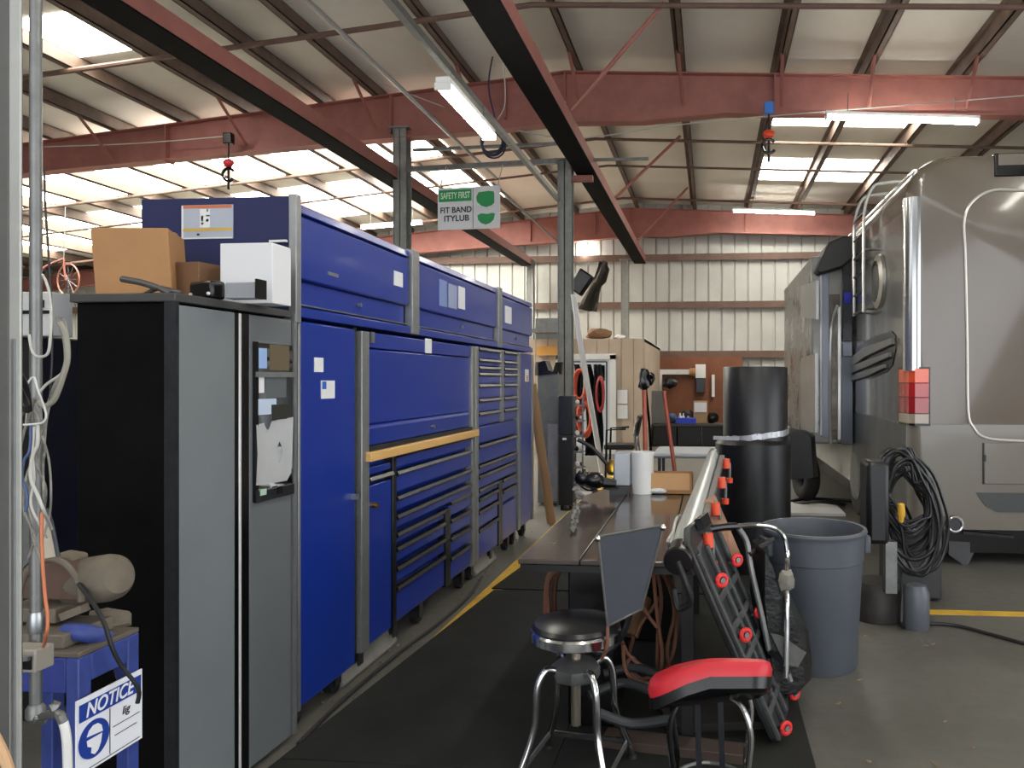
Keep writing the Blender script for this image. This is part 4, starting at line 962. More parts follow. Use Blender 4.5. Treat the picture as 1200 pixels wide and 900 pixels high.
# ================================================================ CORD STAND
dS = 4.9
base = P(1040, 700, dS)
root = thing('cord_stand', 'black cable reel stand draped with coiled black cables', 'cable stand', (base.x, base.y, 0))
def q(px, py, dd=0): return P(px, py, dS+dd)
zb_ = .14
bx1z_ = q(1029, 626).z
B().bar((base.x-.03, base.y-.2, .22), (base.x-.03, base.y-.2, bx1z_), .07, .07).build('post', galv, root)
bx0, bx1 = q(1004, 535), q(1029, 626)
B().box(bx0.x, bx1.x, base.y-.34, base.y-.10, bx1.z, bx0.z).build('reel_box', mat('black_reel_box', (13,14,15), .4), root, bevel=.03)
for k in range(30):
    rnd = random.Random(k*7+1)
    cx_, rx = 1060+rnd.uniform(-10, 10), rnd.uniform(24, 50); top = 530+rnd.uniform(-4, 26); bot = 630+rnd.uniform(-20, 44); dd = rnd.uniform(-.2, .14)
    left = 1026+rnd.uniform(-6, 12)
    pts = [q(left, top+40, dd), q(left+12, top+8, dd), q(left+30, top, dd), q(cx_+rx*.5, top+22, dd), q(cx_+rx*.85, (top+bot)/2-14, dd), q(cx_+rx, (top+bot)/2+22, dd), q(cx_+rx*.75, bot-8, dd), q(cx_+rx*.2, bot, dd), q(cx_-rx*.3, bot-24, dd), q(cx_-rx*.5-2, (top+bot)/2+10, dd), q(left, top+40, dd)]
    B().tube(pts, rnd.uniform(.0085, .012), 8, 4).build('cable_loop', mat('black_cable_gloss', (20,20,21), .3) if k % 4 else mat('grey_cable_gloss', (60,60,62), .28), root)
B().lathe(q(1056, 612, -.24), [(.014, 0), (.02, .03), (.026, .05), (.022, .11), (.012, .12)], 12).build('yellow_plug', mat('yellow_plug', (210,160,50), .4), root)
b = B(); b.lathe((base.x-.06, base.y, 0), [(.17, 0), (.175, .02), (.165, .2), (.14, .24), (.03, .25)], 32); b.build('base_tub', mat('dirty_black_base', (50,46,42), .6, 0, .4, 8), root)
b = B(); b.lathe((q(1063,700).x+.0, base.y-.2, 0), [(.075, 0), (.08, .01), (.08, .22), (.06, .27), (.03, .28)], 24)
b = b.build('grey_jug', mat('grey_jug_plastic', (84,88,94), .4)); tag(b, 'small grey plastic jug beside the cable stand base', 'jug')
b = B(); b.tube([q(1042, 620), q(1052, 650), q(1057, 690, -.2), P(1056, 728, 4.6), P(1062, 735, 4.7), onZ(1085, 731, .012), onZ(1120, 733, .012), onZ(1160, 743, .012), onZ(1200, 754, .012), onZ(1260, 768, .012)], .011, 8)
tag(b.build('floor_cable', blackcable), 'black cable running from the cable stand across the right floor', 'cable')
b = B(); p = q(1070, 650, .35); b.box(p.x-.17, p.x+.2, p.y, p.y+.3, .01, q(1070, 620, .35).z); tag(b.build('dark_crate', mat('charcoal_crate', (50,51,52), .5), bevel=.02), 'dark grey crate behind the hanging cable loops', 'crate')
# ================================================================ MOTORHOME
rb = P(1066, 445, 6.2); YRV = rb.y; XRV = rb.x; W = 2.55
root = thing('motorhome', 'large taupe and grey motorhome with its rear toward the aisle', 'motorhome', (XRV+W/2, YRV, 0))
zb = onY(1100, 620, YRV).z; zt = onY(1180, 178, YRV).z; zc = onY(1090, 497, YRV).z
LV = 9.5
def prof(z0, z1, top, inset=0, r=.30, rb_=.06):
    """closed outline in XZ, from lower left anticlockwise"""
    x0, x1 = XRV+inset, XRV+W-inset; o = []
    o += [(x0+rb_, z0), (x1-rb_, z0), (x1, z0+rb_)]
    if top:
        for k in range(9):
            a = math.pi/2*k/8; o.append((x1-r+r*math.cos(a), z1-r+r*math.sin(a)))
        for k in range(9):
            a = math.pi/2+math.pi/2*k/8; o.append((x0+r*1.2+r*1.2*math.cos(a), z1-r+r*math.sin(a)))
    else: o += [(x1, z1), (x0, z1)]
    o += [(x0, z0+rb_)]
    return o
def rvbody(z0, z1, top, name, m):
    b = B(); rings = []
    for y, ins in ((YRV, .09), (YRV+.02, .045), (YRV+.06, .012), (YRV+.12, 0), (YRV+LV-.2, 0), (YRV+LV, .1)):
        pr = prof(z0, z1-(ins*.7 if top else 0), top, ins)
        rings.append([b.bm.verts.new((x, y, z)) for x, z in pr])
    b.loft(rings); return b.build(name, m, root)
rvbody(zc, zt, True, 'upper_body', rvup); rvbody(zb, zc-.002, False, 'lower_body', rvlow)
# silver skin of the left side, and the round corner's highlight
B().box(XRV-.004, XRV+.02, YRV+.10, YRV+LV-.3, zc+.0, zt-.42).build('side_panel', rvside, root)
B().box(XRV-.004, XRV+.02, YRV+.10, YRV+LV-.3, zb+.05, zc-.01).build('side_panel', mat('rv_side_low', (96,98,96), .3, .4, .25, 3, .2), root)
YSS = P(1000, 445, dX(1000, XRV)).y
B().box(XRV-.012, XRV+.0, YSS+.05, YRV+LV-.3, zb+.05, .92).build('bay_doors', mat('rv_bay_silver', (186,186,182), .25, .4, .08, 2), root)
B().box(XRV-.011, XRV+.0, YSS+.05, YRV+LV-.3, .925, 1.2).build('black_band', blackgl, root)  # black panel standing for the slide-out underside and black things below
b = B(); b.cyl((XRV+.045, YRV+.07, zc+.44), (XRV+.045, YRV+.07, zt-.35), .082, .082, 32); b.build('corner_highlight', mat('corner_highlight_silver', (170,172,172), .16, .85), root)  # silver cylinder carries the round corner's highlight in its colour
# rear hatch outline trim
def ry(px, py, off=0): v = onY(px, py, YRV); v.y = YRV-off; return v
tr = [ry(1300,220,.005), ry(1200,223,.005), ry(1165,223,.005), ry(1142,234,.005), ry(1130,256,.005), ry(1131,300,.005), ry(1133,400,.005), ry(1134,480,.005), ry(1140,500,.005), ry(1155,513,.005), ry(1200,517,.005), ry(1300,520,.005)]
B().tube(tr, .012, 8, 4).build('hatch_trim', mat('pale_trim', (205,200,190), .25, .4), root)
a, c = ry(1165, 180, 0), ry(1260, 205, 0)
wf = B().box(a.x, c.x, YRV-.012, YRV+.05, c.z, a.z).build('rear_window', glassdk, root, bevel=.01)
B().box(a.x+.03, c.x, YRV-.016, YRV-.012, c.z+.09, a.z-.01).build('window_shade', rvup, wf)
a, c = ry(1153, 519), ry(1290, 569)
hd = B().box(a.x, c.x, YRV-.008, YRV+.02, c.z, a.z).build('small_hatch', rvlow, root, bevel=.006)
B().box(a.x-.012, a.x-.002, YRV-.006, YRV+.02, c.z, a.z).build('hatch_gap', blackgl, hd)
B().box(a.x-.01, a.x+.01, YRV-.02, YRV, (a.z+c.z)/2+.02, (a.z+c.z)/2+.07).build('hatch_latch', blackgl, hd)
b = B(); v = [ry(1143,577), ry(1300,579), ry(1300,602), ry(1168,600), ry(1155,593)]
b.prism([(q_.x, YRV-.006, q_.z) for q_ in v], (0, .03, 0)); b.build('bumper_recess', mat('recess_grey', (62,63,64), .4), root)
# tail lamp wraps the corner
tl = []
for (p0, p1, m, nm) in ((432, 449, mat('lamp_amber', (224,84,48), .2, 0, 0, 1, coat=.6), 'amber_lens'), (449, 466, mat('lamp_red', (170,30,36), .2, coat=.6), 'red_lens'), (466, 485, mat('lamp_red2', (150,24,32), .2, coat=.6), 'red_lens'), (485, 497, mat('lamp_clear', (150,138,124), .2, coat=.6), 'clear_lens')):
    z1, z0 = ry(1072, p0).z, ry(1072, p1).z; x1_ = ry(1088, 450).x
    b = B(); ring = []
    prf = [(XRV-.016, YRV+.30), (XRV-.014, YRV+.12), (XRV+.0, YRV+.03), (XRV+.04, YRV-.012), (x1_, YRV-.016), (x1_, YRV+.02), (XRV+.06, YRV+.12), (XRV+.02, YRV+.30)]
    b.prism([(x, y, z0+.003) for x, y in prf], (0, 0, z1-z0-.004)); tl.append((b, m, nm))
z1, z0 = ry(1072, 431).z, ry(1072, 498).z
b = B(); prf = [(XRV-.012, YRV+.32), (XRV-.01, YRV+.12), (XRV+.005, YRV+.035), (XRV+.04, YRV-.006), (x1_+.012, YRV-.01), (x1_+.012, YRV+.03), (XRV+.06, YRV+.12), (XRV+.02, YRV+.32)]
b.prism([(x, y, z0-.006) for x, y in prf], (0, 0, z1-z0+.012)); th_ = b.build('tail_lamp', blackgl, root, smooth=False)
for b, m, nm in tl: b.build(nm, m, th_, bevel=.003)
# side: louvres, round vent, ladder
def sx_(px, py, off=0): v = onX(px, py, XRV); v.x = XRV-off; return v
def sprism(pts, off, th, nm, m, par=root, bev=0):
    b = B(); b.prism([sx_(*p_) + Vector((-off, 0, 0)) for p_ in pts], (-th, 0, 0)); return b.build(nm, m, par, bevel=bev)
lv = sprism([(1001,412),(1014,400),(1030,393),(1046,388),(1051,394),(1051,408),(1047,428),(1040,436),(1020,444),(1001,446)], .002, .01, 'louvre_recess', blackgl)
for pts in ([(1001,420),(1015,408),(1050,396),(1051,403),(1018,418),(1002,430)], [(1000,430),(1020,422),(1047,413),(1047,418),(1020,430),(1000,438)], [(1000,441),(1020,434),(1041,427),(1041,431),(1020,441),(1000,447)]):
    sprism(pts, .014, .03, 'louvre_blade', mat('louvre_grey', (110,110,106), .35, .3), lv)
vc = sx_(1031, 330); sc_v = dX(1031, XRV)/F
b = B(); b.lathe((XRV+.0, vc.y, vc.z), [(.27, 0), (.26, .03), (.2, .05), (.2, .02), (.0, .02)], 40, axis=(-1,0,0)); rv_ = b.build('round_vent', mat('vent_silver', (150,148,140), .3, .5), root)
B().lathe((XRV-.02, vc.y, vc.z), [(.17, 0), (.16, .02), (.0, .02)], 40, axis=(-1,0,0)).build('vent_disc', mat('vent_dark', (70,70,68), .3, .5), rv_)
b = B()
zt0, zt1 = sx_(1018, 368).z, zt+.03
lad = []
for px in (1012, 1024):
    y = sx_(px, 368).y
    lad.append(y)
lr = None
for y in lad:
    o = B().tube([(XRV-.10, y, zt0), (XRV-.10, y, zt-.5), (XRV-.09, y, zt-.15), (XRV-.02, y, zt+.06), (XRV+.1, y, zt+.12), (XRV+.45, y, zt+.12), (XRV+.5, y, zt+.02)], .017, 10, 4).build('ladder_rail', mat('bright_ladder', (225,225,220), .25, .6), root)
for k in range(6):
    z = zt0+.02+k*(zt-.2-zt0)/5
    B().tube([(XRV-.10, lad[0], z), (XRV-.11, (lad[0]+lad[1])/2, z-.01), (XRV-.10, lad[1], z)], .013, 8).build('ladder_rung', darkrail, root)
for y in lad:
    for z in (zt0+.03, zt-.55): B().tube([(XRV-.1, y, z), (XRV+.01, y, z)], .012, 8, 1).build('ladder_bracket', chrome, root)
# roof rail and edge moulding
B().tube([(XRV+.02, YRV+.2, zt-.28), (XRV+.1, YRV+.2, zt-.1), (XRV+.12, YRV+1.6, zt-.06), (XRV+.12, YRV+4, zt-.06)], .03, 8, 4).build('roof_edge_moulding', chrome, root)
B().box(XRV+.5, XRV+1.6, YRV+1.5, YRV+2.6, zt-.02, zt+.14).build('roof_unit', whitepl, root, bevel=.04)
# wheels and undercarriage
B().box(XRV+.15, XRV+W-.15, YRV+.15, YRV+LV-.4, .1, zb+.02).build('undercarriage_shade', blackgl, root)  # black box reaches low to stand in for the underbody shadow
for y in (YRV+2.4, YRV+7.4):
    for x in (XRV+.02, XRV+W-.3):
        w = B(); w.cyl((x, y, .46), (x+.28, y, .46), .455, n=40); o = w.build('wheel', rubber, root, bevel=.03)
        B().lathe((x-.004, y, .46), [(.28, 0), (.26, -.02), (.08, -.04), (.0, -.04)], 32, axis=(1,0,0)).build('wheel_hub', alu, o)
ex = P(1115, 612, 6.2); ep = B(); ep.cyl((ex.x, YRV-.06, ex.z), (ex.x+.02, YRV+.8, ex.z-.05), .065, .06); o = ep.build('exhaust_pipe', blackgl, root)
B().torus((ex.x, YRV-.065, ex.z), (0,1,0), .058, .012, 24, 8).build('pipe_rim', chrome, o)
v = [P(1112,634,6.3), P(1147,636,6.3), P(1133,665,6.3), P(1112,650,6.3)]
B().prism(v, (0, .02, 0)).build('mud_flap', mat('mud_flap', (66,66,68), .5), root)
B().bar(P(1128, 624, 6.25), P(1187, 629, 6.25), .03, .02).build('hitch_bar', darkrail, root)
# slide-out room with awning
YS = P(1000, 445, dX(1000, XRV)).y; XS = onY(951, 445, YS).x
zs0 = onY(970, 520, YS).z; zs1 = onY(970, 300, YS).z
so = B().box(XS, XRV, YS, YS+3.2, zs0, zs1).build('slide_out', mat('slide_dirty_silver', (126,126,122), .3, .4, .18, 3, .3, rvar=.15), root, bevel=.02)
def sl(px0, px1, py0, py1, off, th, nm, m, bev=.004):
    a, c = onY(px0, py0, YS), onY(px1, py1, YS); return B().box(a.x, c.x, YS-off-th, YS-off, c.z, a.z).build(nm, m, so, bevel=bev)
sl(960.5, 963, 318, 510, 0, .04, 'edge_strip', mat('white_strip', (230,230,235), .3)); sl(963, 971, 320, 512, 0, .03, 'frame_strip', mat('grey_blue_strip', (120,124,134), .3, .4))
sl(971, 984, 345, 515, 0, .012, 'door_panel', mat('brown_reflective', (92,84,76), .2, .5, .5, 6, .3))
sl(986, 997, 300, 400, .04, .05, 'black_tube', mat('blue_black', (16,17,30), .25)); sl(986, 997, 402, 418, .04, .05, 'grey_band', mat('grey_blue_strip', (120,124,134)))
sl(987, 996, 344, 357, .09, .01, 'blue_tape', mat('blue_tape', (30,40,180), .4)); sl(985, 998, 418, 520, .02, .05, 'lower_tube', mat('tube_grey', (92,96,104), .3, .6))
sl(981, 985, 360, 515, .02, .02, 'bright_strip', mat('bright_strip', (220,220,215), .25, .5))
B().tube([onY(973, 520, YS)+Vector((0,-.03,0)), onY(972, 470, YS)+Vector((0,-.03,0)), onY(974, 385, YS)+Vector((0,-.03,0)), onY(981, 358, YS)+Vector((0,-.03,0))], .02, 8).build('curved_trim', mat('bright_strip', (220,220,215)), so)
b = B(); v = [onY(953,320,YS), onY(968,288,YS), onY(985,280,YS), onY(1003,281,YS), onY(1003,300,YS), onY(984,316,YS), onY(958,324,YS)]
b.prism([(q_.x, YS-.22, q_.z) for q_ in v], (0, 3.2, 0)); b.build('awning_case', mat('awning_dark', (44,45,44), .5), so, bevel=.02)
# rear bay at the side face receding to 940
b = B(); yy = YS+1.2
for (p0, p1, r0, r1, m, nm) in ((941, 960, 335, 372, mat('panel_pale', (158,160,157), .3, .4, .15, 3, .2), 'side_window'), (941, 959, 420, 505, mat('panel_pale', (188,190,186)), 'lower_panel')):
    v = [onX(p0, r0, XS), onX(p1-.5, r0-6, XS), onX(p1-.5, r1+2, XS), onX(p0, r1, XS)]
    B().prism(v, (-.03, 0, 0)).build(nm, m, so)
# black machine and tyres on the floor left of the slide-out
tp = P(944, 530, 9.6)
B_ = B(); B_.torus((tp.x, tp.y, .33), (1,.25,0), .23, .1, 32, 12); tag(B_.build('tyre', rubber), 'black tyre standing on the floor below the slide-out', 'tyre')
lump('covered_engine', 'black covered machine beside the tyre under the slide-out', [(918,507),(930,502),(948,506),(958,512),(962,560),(920,562)], 7.7, .4, black, 'machine')
a, c = onZ(926, 604), onZ(998, 592); tag(B().box(a.x, a.x+.62, a.y, c.y, 0, .03).build('white_ramp', whitepl), 'flat white board lying on the floor behind the bin', 'board')
b = B(); b.tube([onZ(925, 588, .02), onZ(945, 584, .05), onZ(970, 585, .02), onZ(1000, 587, .02)], .02, 8); b.tube([onZ(930, 590, .02), onZ(960, 588, .08), onZ(990, 591, .02)], .02, 8)
tag(b.build('floor_cable', blackcable), 'bundled black cables on the bright floor behind the bin', 'cable')
# ================================================================ LEFT FOREGROUND
dc = 1.3
a, c = P(10, 450, dc), P(26, 450, dc); a0 = P(-18, 450, dc)
root = thing('steel_post', 'pale steel post at the photo edge with cables tied to it', 'post', (a.x, a.y, 0))
B().box(a.x, c.x-.001, a.y, a.y+.004, 0, 5.4).build('face_strip', mat('pale_post', (168,168,162), .4, .3, .08, 10), root, bevel=.002)
B().box(a0.x, a.x-.002, a.y+.002, a.y+.03, 0, 5.4).build('back_channel', mat('dark_post', (92,92,88), .5, .2, .1, 10), root, bevel=.002)
B().box(a.x+.008, a.x+.014, a.y-.004, a.y, 0, 1.62).build('bright_edge', alu, root)
def vtube(name, label, pts, r, m, cat='wire'):
    return tag(B().tube([P(*q_) for q_ in pts], r, 8, 5).build(name, m), label, cat)
x_ = P(42, 445, 1.75)
root = thing('conduit', 'grey vertical conduit pipe beside the pale post, ending at a junction box', 'pipe', (x_.x, x_.y, P(42, 845, 1.75).z))
B().tube([(x_.x, x_.y, P(42, 840, 1.75).z), (x_.x, x_.y, 5.3)], .0125, 14, 1).build('pipe', galv, root)
B().lathe((x_.x, x_.y, P(42, 742, 1.75).z), [(.015, 0), (.017, .01), (.017, .04), (.014, .05)], 14).build('coupling', alu, root)
B().lathe((x_.x, x_.y, P(42, 845, 1.75).z), [(.012, 0), (.02, .01), (.02, .03), (.014, .04)], 14).build('elbow', galv, root)
a, c = P(14, 757, 1.7), P(54, 784, 1.7)
root = thing('outlet_box', 'small metal electrical outlet box on the conduit above the blue pedestal', 'outlet', ((a.x+c.x)/2, a.y, c.z))
B().box(a.x, c.x, a.y-.02, a.y+.03, c.z, a.z).build('box', mat('dirty_box', (140,134,124), .6), root, bevel=.004)
a2, c2 = P(36, 765, 1.7), P(50, 779, 1.7); B().box(a2.x, c2.x, a.y-.024, a.y-.018, c2.z, a2.z).build('socket', blackgl, root)
B().bar(P(2, 774, 1.66), P(34, 772, 1.66), .008, .008).build('strap', alu, root)
vtube('electric_wire', 'pale wire loop in front of the conduit at upper left', [(34,392,1.6),(38,412,1.6),(46,418,1.6),(56,414,1.6),(59,395,1.6),(60,370,1.62),(58,345,1.62),(54,330,1.64),(50,322,1.66)], .0028, greycable)
vtube('electric_wire', 'long grey cable bundle hanging from the box edge in a wide loop', [(70,378,1.66),(77,392,1.66),(79,420,1.66),(74,440,1.66),(68,458,1.66),(62,470,1.66),(52,476,1.66),(46,470,1.66)], lambda s: .006, mat('beige_cable', (150,146,132), .5))
vtube('electric_wire', 'white wire bent round the conduit, lower loop', [(17,466,1.6),(28,455,1.6),(39,442,1.6),(44,456,1.6),(52,478,1.6),(54,488,1.6),(50,495,1.6),(40,497,1.6),(20,498,1.6)], .0022, mat('white_wire', (215,215,210), .5))
vtube('electric_wire', 'thin grey wire crossing from the loop down to the post', [(80,424,1.66),(72,438,1.66),(55,450,1.66),(46,460,1.66)], .003, greycable)
vtube('electric_wire', 'thick black cables curving behind the pale post', [(-8,402,1.45),(4,412,1.45),(14,428,1.45),(24,444,1.5),(30,462,1.55),(32,480,1.6)], .009, blackcable)
vtube('electric_wire', 'second black cable below the first at the post', [(-8,412,1.42),(6,424,1.44),(16,442,1.45),(26,462,1.5),(31,474,1.55)], .006, mat('black_cable_gloss', (34,34,36)))
vtube('electric_wire', 'black thin cord hanging straight beside the conduit', [(52,200,1.7),(53,240,1.7),(57,300,1.7),(60,360,1.7),(61,420,1.7),(58,470,1.7)], .0022, blackcable)
vtube('electric_wire', 'bluish wires bundled low on the conduit', [(36,498,1.62),(36,515,1.62),(34,530,1.62),(28,540,1.62),(26,560,1.62),(32,580,1.62),(30,600,1.62)], .003, mat('blue_wire', (70,90,130), .5))
vtube('electric_wire', 'grey wires drooping beside the conduit above the grinder', [(44,498,1.62),(44,520,1.62),(38,535,1.62),(36,560,1.62),(44,580,1.62),(52,600,1.62),(60,620,1.7)], .0035, greycable)
vtube('electric_wire', 'pale wire hanging low behind the conduit', [(40,500,1.66),(38,530,1.66),(40,560,1.66),(36,590,1.66),(45,612,1.66),(55,630,1.7)], .0025, greycable)
vtube('copper_wire', 'copper coloured wire hanging down to the outlet box', [(49,600,1.62),(49,640,1.62),(52,690,1.62),(56,725,1.62),(54,745,1.62),(51,758,1.65)], .0035, mat('copper_wire', (190,112,74), .4, .3))
vtube('white_hose', 'white hose end rising beside the notice sign', [(80,930,1.62),(79,880,1.62),(77,858,1.62),(74,846,1.62)], .009, whitepl, 'hose')
b = B(); b.tube([P(74,846,1.62), P(70,838,1.62), P(62,836,1.64), P(50,840,1.66)], .010, 10); b.blob(P(64,828,1.63), .011, 3, .3); b.blob(P(47,844,1.66), .012, 4, .3)
tag(b.build('hose_coupler', galv), 'metal hose coupler with valve above the white hose', 'coupler')
vtube('orange_hose', 'tan hose end rising at the lower edge beside the pale post', [(-14,850,1.2),(-4,868,1.2),(6,890,1.2),(14,915,1.2)], .008, mat('tan_hose', (200,160,120), .5), 'hose')
b = B(); rnd = random.Random(11)
for k in range(9):
    x0 = 30+rnd.uniform(0, 18); xs = [x0]
    for j in range(5): xs.append(min(62, max(20, xs[-1]+rnd.uniform(-14, 14))))
    b.tube([P(xs[j], 470+j*(26+k*1.5)+rnd.uniform(-6, 6), 1.69+rnd.uniform(-.02,.03)) for j in range(6)], rnd.uniform(.0015, .003), 6, 5)
for k in range(4):
    b.tube([P(66+k*3, 372, 1.7), P(74+k*2, 395, 1.7), P(76+k, 425, 1.7), P(70-k*2, 450, 1.7), P(60-k*2, 470+k*5, 1.7), P(52, 500+k*12, 1.7)], .0022, 6, 5)
tag(b.build('wire_bundle', mat('mixed_grey_wire', (132,130,122), .5, 0, .5, 30)), 'tangle of thin wires tied along the conduit above the grinder', 'wires')
for k, (pp, lab) in enumerate((((P(31, 560, 1.8)), 'grey plate bracket behind the wires at the pale post'),)):
    b = B(); b.prism([P(22,600,1.85), P(30,560,1.85), P(34,600,1.85), P(40,652,1.85), P(24,668,1.85)], (0,.01,0)); tag(b.build('plate_bracket', galv), lab, 'bracket')
# white breaker boxes beyond
a, c = P(20, 342, 3.3), P(62, 394, 3.3)
root = thing('breaker_box', 'white electrical panels mounted behind the conduit at left', 'panel', ((a.x+c.x)/2, a.y, c.z))
B().box(a.x-.1, c.x-.0, a.y, a.y+.12, c.z, a.z).build('box', mat('white_enamel', (200,202,200), .5), root, bevel=.006)
B().box(P(47,350,3.3).x, P(55,357,3.3).x, a.y-.01, a.y, P(47,361,3.3).z, P(47,352,3.3).z).build('switch', blackgl, root)
B().box(a.x-.1, c.x, a.y-.006, a.y, P(47,368,3.3).z, P(47,364,3.3).z).build('gap', blackgl, root)
a, c = P(-90, 395, 3.45), P(63, 395, 3.45)
t = thing('dark_rack', 'dark tall rack standing behind the conduit and grinder', 'rack', ((a.x+c.x)/2, a.y, 0))
B().box(a.x, c.x-.04, a.y, a.y+.5, 0, a.z).build('body', black, t, bevel=.01)
for k in range(4): B().box(a.x, c.x-.05, a.y-.02, a.y, .25+k*.35, .29+k*.35).build('shelf_edge', darkrail, t)
# bench grinder on blue pedestal
dg = 2.05
root = thing('bench_grinder', 'dusty bench grinder with motor and guard on the blue pedestal', 'grinder', P(100, 725, dg))
def G(px, py, dd=0): return P(px, py, dg+dd)
m0, m1 = G(88, 683, .04), G(134, 676, .0)
ax = (m1-m0).normalized()
B().lathe(m0, [(.058,0),(.064,.01),(.064,(m1-m0).length-.02),(.060,(m1-m0).length),(.045,(m1-m0).length+.018),(.0,(m1-m0).length+.022)], 36, axis=ax).build('motor', dusty, root)
B().obox(G(82, 655, .02), (.06, .07, .035), .1, 0, .15).build('capacitor_cover', dusty, root, bevel=.012)
# guard: half disc seen from the front
gc = G(60, 703, -.03); b = B(); pts = []
for k in range(17):
    a = math.pi*k/16; pts.append(gc+Vector((.092*math.cos(a), 0, .112*math.sin(a))))
b.prism(pts, (0, .05, 0)); b.build('wheel_guard', rust, root, bevel=.004)
b = B(); b.tube([p+Vector((0,-.004,0)) for p in pts], .009, 8, 2); b.build('guard_rim', dusty, root)
B().box(G(20,710).x, G(88,710).x, gc.y-.03, gc.y+.08, G(50,722).z, G(50,706).z).build('tool_rest', dusty, root, bevel=.003)
B().bar(G(75, 722, -.05), G(100, 712, -.05), .03, .02).build('clamp', dusty, root)
v = [G(48,607,-.05), G(54,604,-.05), G(60,625,-.05), G(66,652,-.05), G(50,655,-.05)]
B().prism(v, (0, .004, 0)).build('eye_shield', mat('cream_plastic', (196,184,166), .5), root)
B().tube([G(55,596,-.05), G(61,615,-.05), G(66,640,-.05), G(68,652,-.05)], .005, 8).build('shield_frame', darkrail, root)
B().tube([G(92, 684, -.06), G(108, 705, -.08), G(122, 730, -.1), G(131, 758, -.1), G(142, 780, -.08), G(158, 800, -.06), G(163, 812, -.05), G(161, 824, -.05)], .0055, 8, 4).build('power_cord', blackcable, root)
B().prism([G(100,742,0), G(105,716,.05), G(126,712,.1), G(151,716,.12), G(151,730,.1)], (0, .01, -.01)).build('mounting_plate', dusty, root)
# pedestal
XP = P(92, 800, 1.9).x           # right side of the pedestal
YP0, YP1 = P(92, 800, 1.9).y, onX(163, 800, XP).y
XPL = XP-.26; zp = onX(92, 772, XP).z
root = thing('grinder_pedestal', 'blue steel pedestal frame carrying the grinder and the notice sign', 'pedestal', ((XP+XPL)/2, (YP0+YP1)/2, 0))
for (x, y) in ((XP-.035, YP0), (XP-.035, YP1-.04), (XPL, YP0), (XPL, YP1-.04)):
    B().box(x, x+.035, y, y+.04, 0, zp).build('leg', bluetool, root, bevel=.003)
b = B(); b.box(XP-.035, XP, YP0+.04, YP1-.04, zp-.07, zp-.0); b.build('top_rail', bluetool, root, bevel=.003)
B().box(XPL+.036, XP-.036, YP0, YP0+.035, zp-.09, zp).build('top_rail', mat('pedestal_blue_shaded', (44,58,130), .5, 0, .25, 10), root, bevel=.003)  # front rail in a darker blue that carries its shade
B().box(XPL+.036, XP-.036, YP1-.035, YP1, zp-.05, zp).build('top_rail', bluetool, root, bevel=.003)
B().box(XPL, XP-.0, YP0-.0, YP1, zp+.001, zp+.014).build('top_plate', mat('dusty_plate', (96,88,78), .7, 0, .2, 10), root, bevel=.002)
B().box(XPL+.04, XP-.05, YP0+.06, YP1-.06, zp-.5, zp-.49).build('lower_shelf', black, root)
B().tube([P(78, 740, 1.98), P(100, 742, 1.97), P(122, 749, 2.02), P(138, 764, 2.12), P(146, 790, 2.2)], .023, 12, 5).build('curved_pipe', bluetool, root)
B().box(XPL+.02, XPL+.2, YP0+.02, YP1-.02, zp+.014, zp+.05).build('riser_block', dusty, root, bevel=.004)
# notice sign
xs_ = XP+.012
k4 = [onX(88, 823, xs_), onX(165, 783, xs_), onX(165, 865, xs_), onX(90, 911, xs_)]
ys0, ys1, z1_, z0_ = k4[0].y, k4[1].y, (k4[0].z+k4[1].z)/2, (k4[2].z+k4[3].z)/2
root = thing('notice_sign', 'white and blue NOTICE sign hung on the blue grinder pedestal', 'sign', (xs_, (ys0+ys1)/2, z0_))
def sg(u, v, off=0): return Vector((xs_+.004+off, ys0+(ys1-ys0)*u, z0_+(z1_-z0_)*v))
def sp_(pts, nm, m, off=.001, th=.0012): return B().prism([sg(u, v, off) for u, v in pts], (th, 0, 0)).build(nm, m, root, smooth=False)
signwhite = mat('sign_white', (238,240,246), .5); signblue = mat('sign_blue', (26,60,150), .5)
sp_([(0,0),(1,0),(1,1),(0,1)], 'board', signwhite, -.004, .004)
sp_([(.03,.70),(.97,.70),(.97,.93),(.03,.93)], 'blue_header', signblue)
W_, H_ = ys1-ys0, z1_-z0_
b = text_mesh('NOTICE', H_*.26, (0,0,0), (1,0,0), (0,1,0), .001, H_*.004, .25)
xs2 = [q_.co.x for q_ in b.bm.verts]; kk = W_*.74/(max(xs2)-min(xs2))
for q_ in b.bm.verts: q_.co = sg(.12, .735, .003)+Vector((q_.co.z, (q_.co.x-min(xs2))*kk, q_.co.y))
b.build('lettering', signwhite, root, smooth=False)
b = text_mesh('lig', H_*.16, (0,0,0), (1,0,0), (0,1,0), .001, 0, .2)
for q_ in b.bm.verts: q_.co = sg(.66, .5, .002)+Vector((q_.co.z, q_.co.x, q_.co.y))
b.build('lettering', inkm, root, smooth=False)
c_ = sg(.24, .40, .001); b = B(); b.cyl(c_, c_+Vector((.0012,0,0)), H_*.25, n=40); b.build('blue_roundel', signblue, root)
hp = [(.24+.115*math.cos(a), .42+.17*math.sin(a)) for a in [math.pi*k/8 for k in range(9)]]
sp_([(.36,.44),(.34,.53),(.29,.58),(.22,.585),(.16,.54),(.13,.47)], 'helmet_mark', signwhite, .0022, .001)
sp_([(.35,.42),(.33,.30),(.29,.22),(.24,.19),(.19,.23),(.2,.3),(.14,.34),(.13,.42)], 'face_mark', signwhite, .0022, .001)
for pts in ([(.47,.06),(.478,.06),(.478,.68),(.47,.68)], [(.52,.40),(.95,.40),(.95,.408),(.52,.408)], [(.55,.27),(.9,.27),(.9,.278),(.55,.278)], [(.12,.04),(.95,.04),(.95,.048),(.12,.048)]): sp_(pts, 'rule_line', inkm)
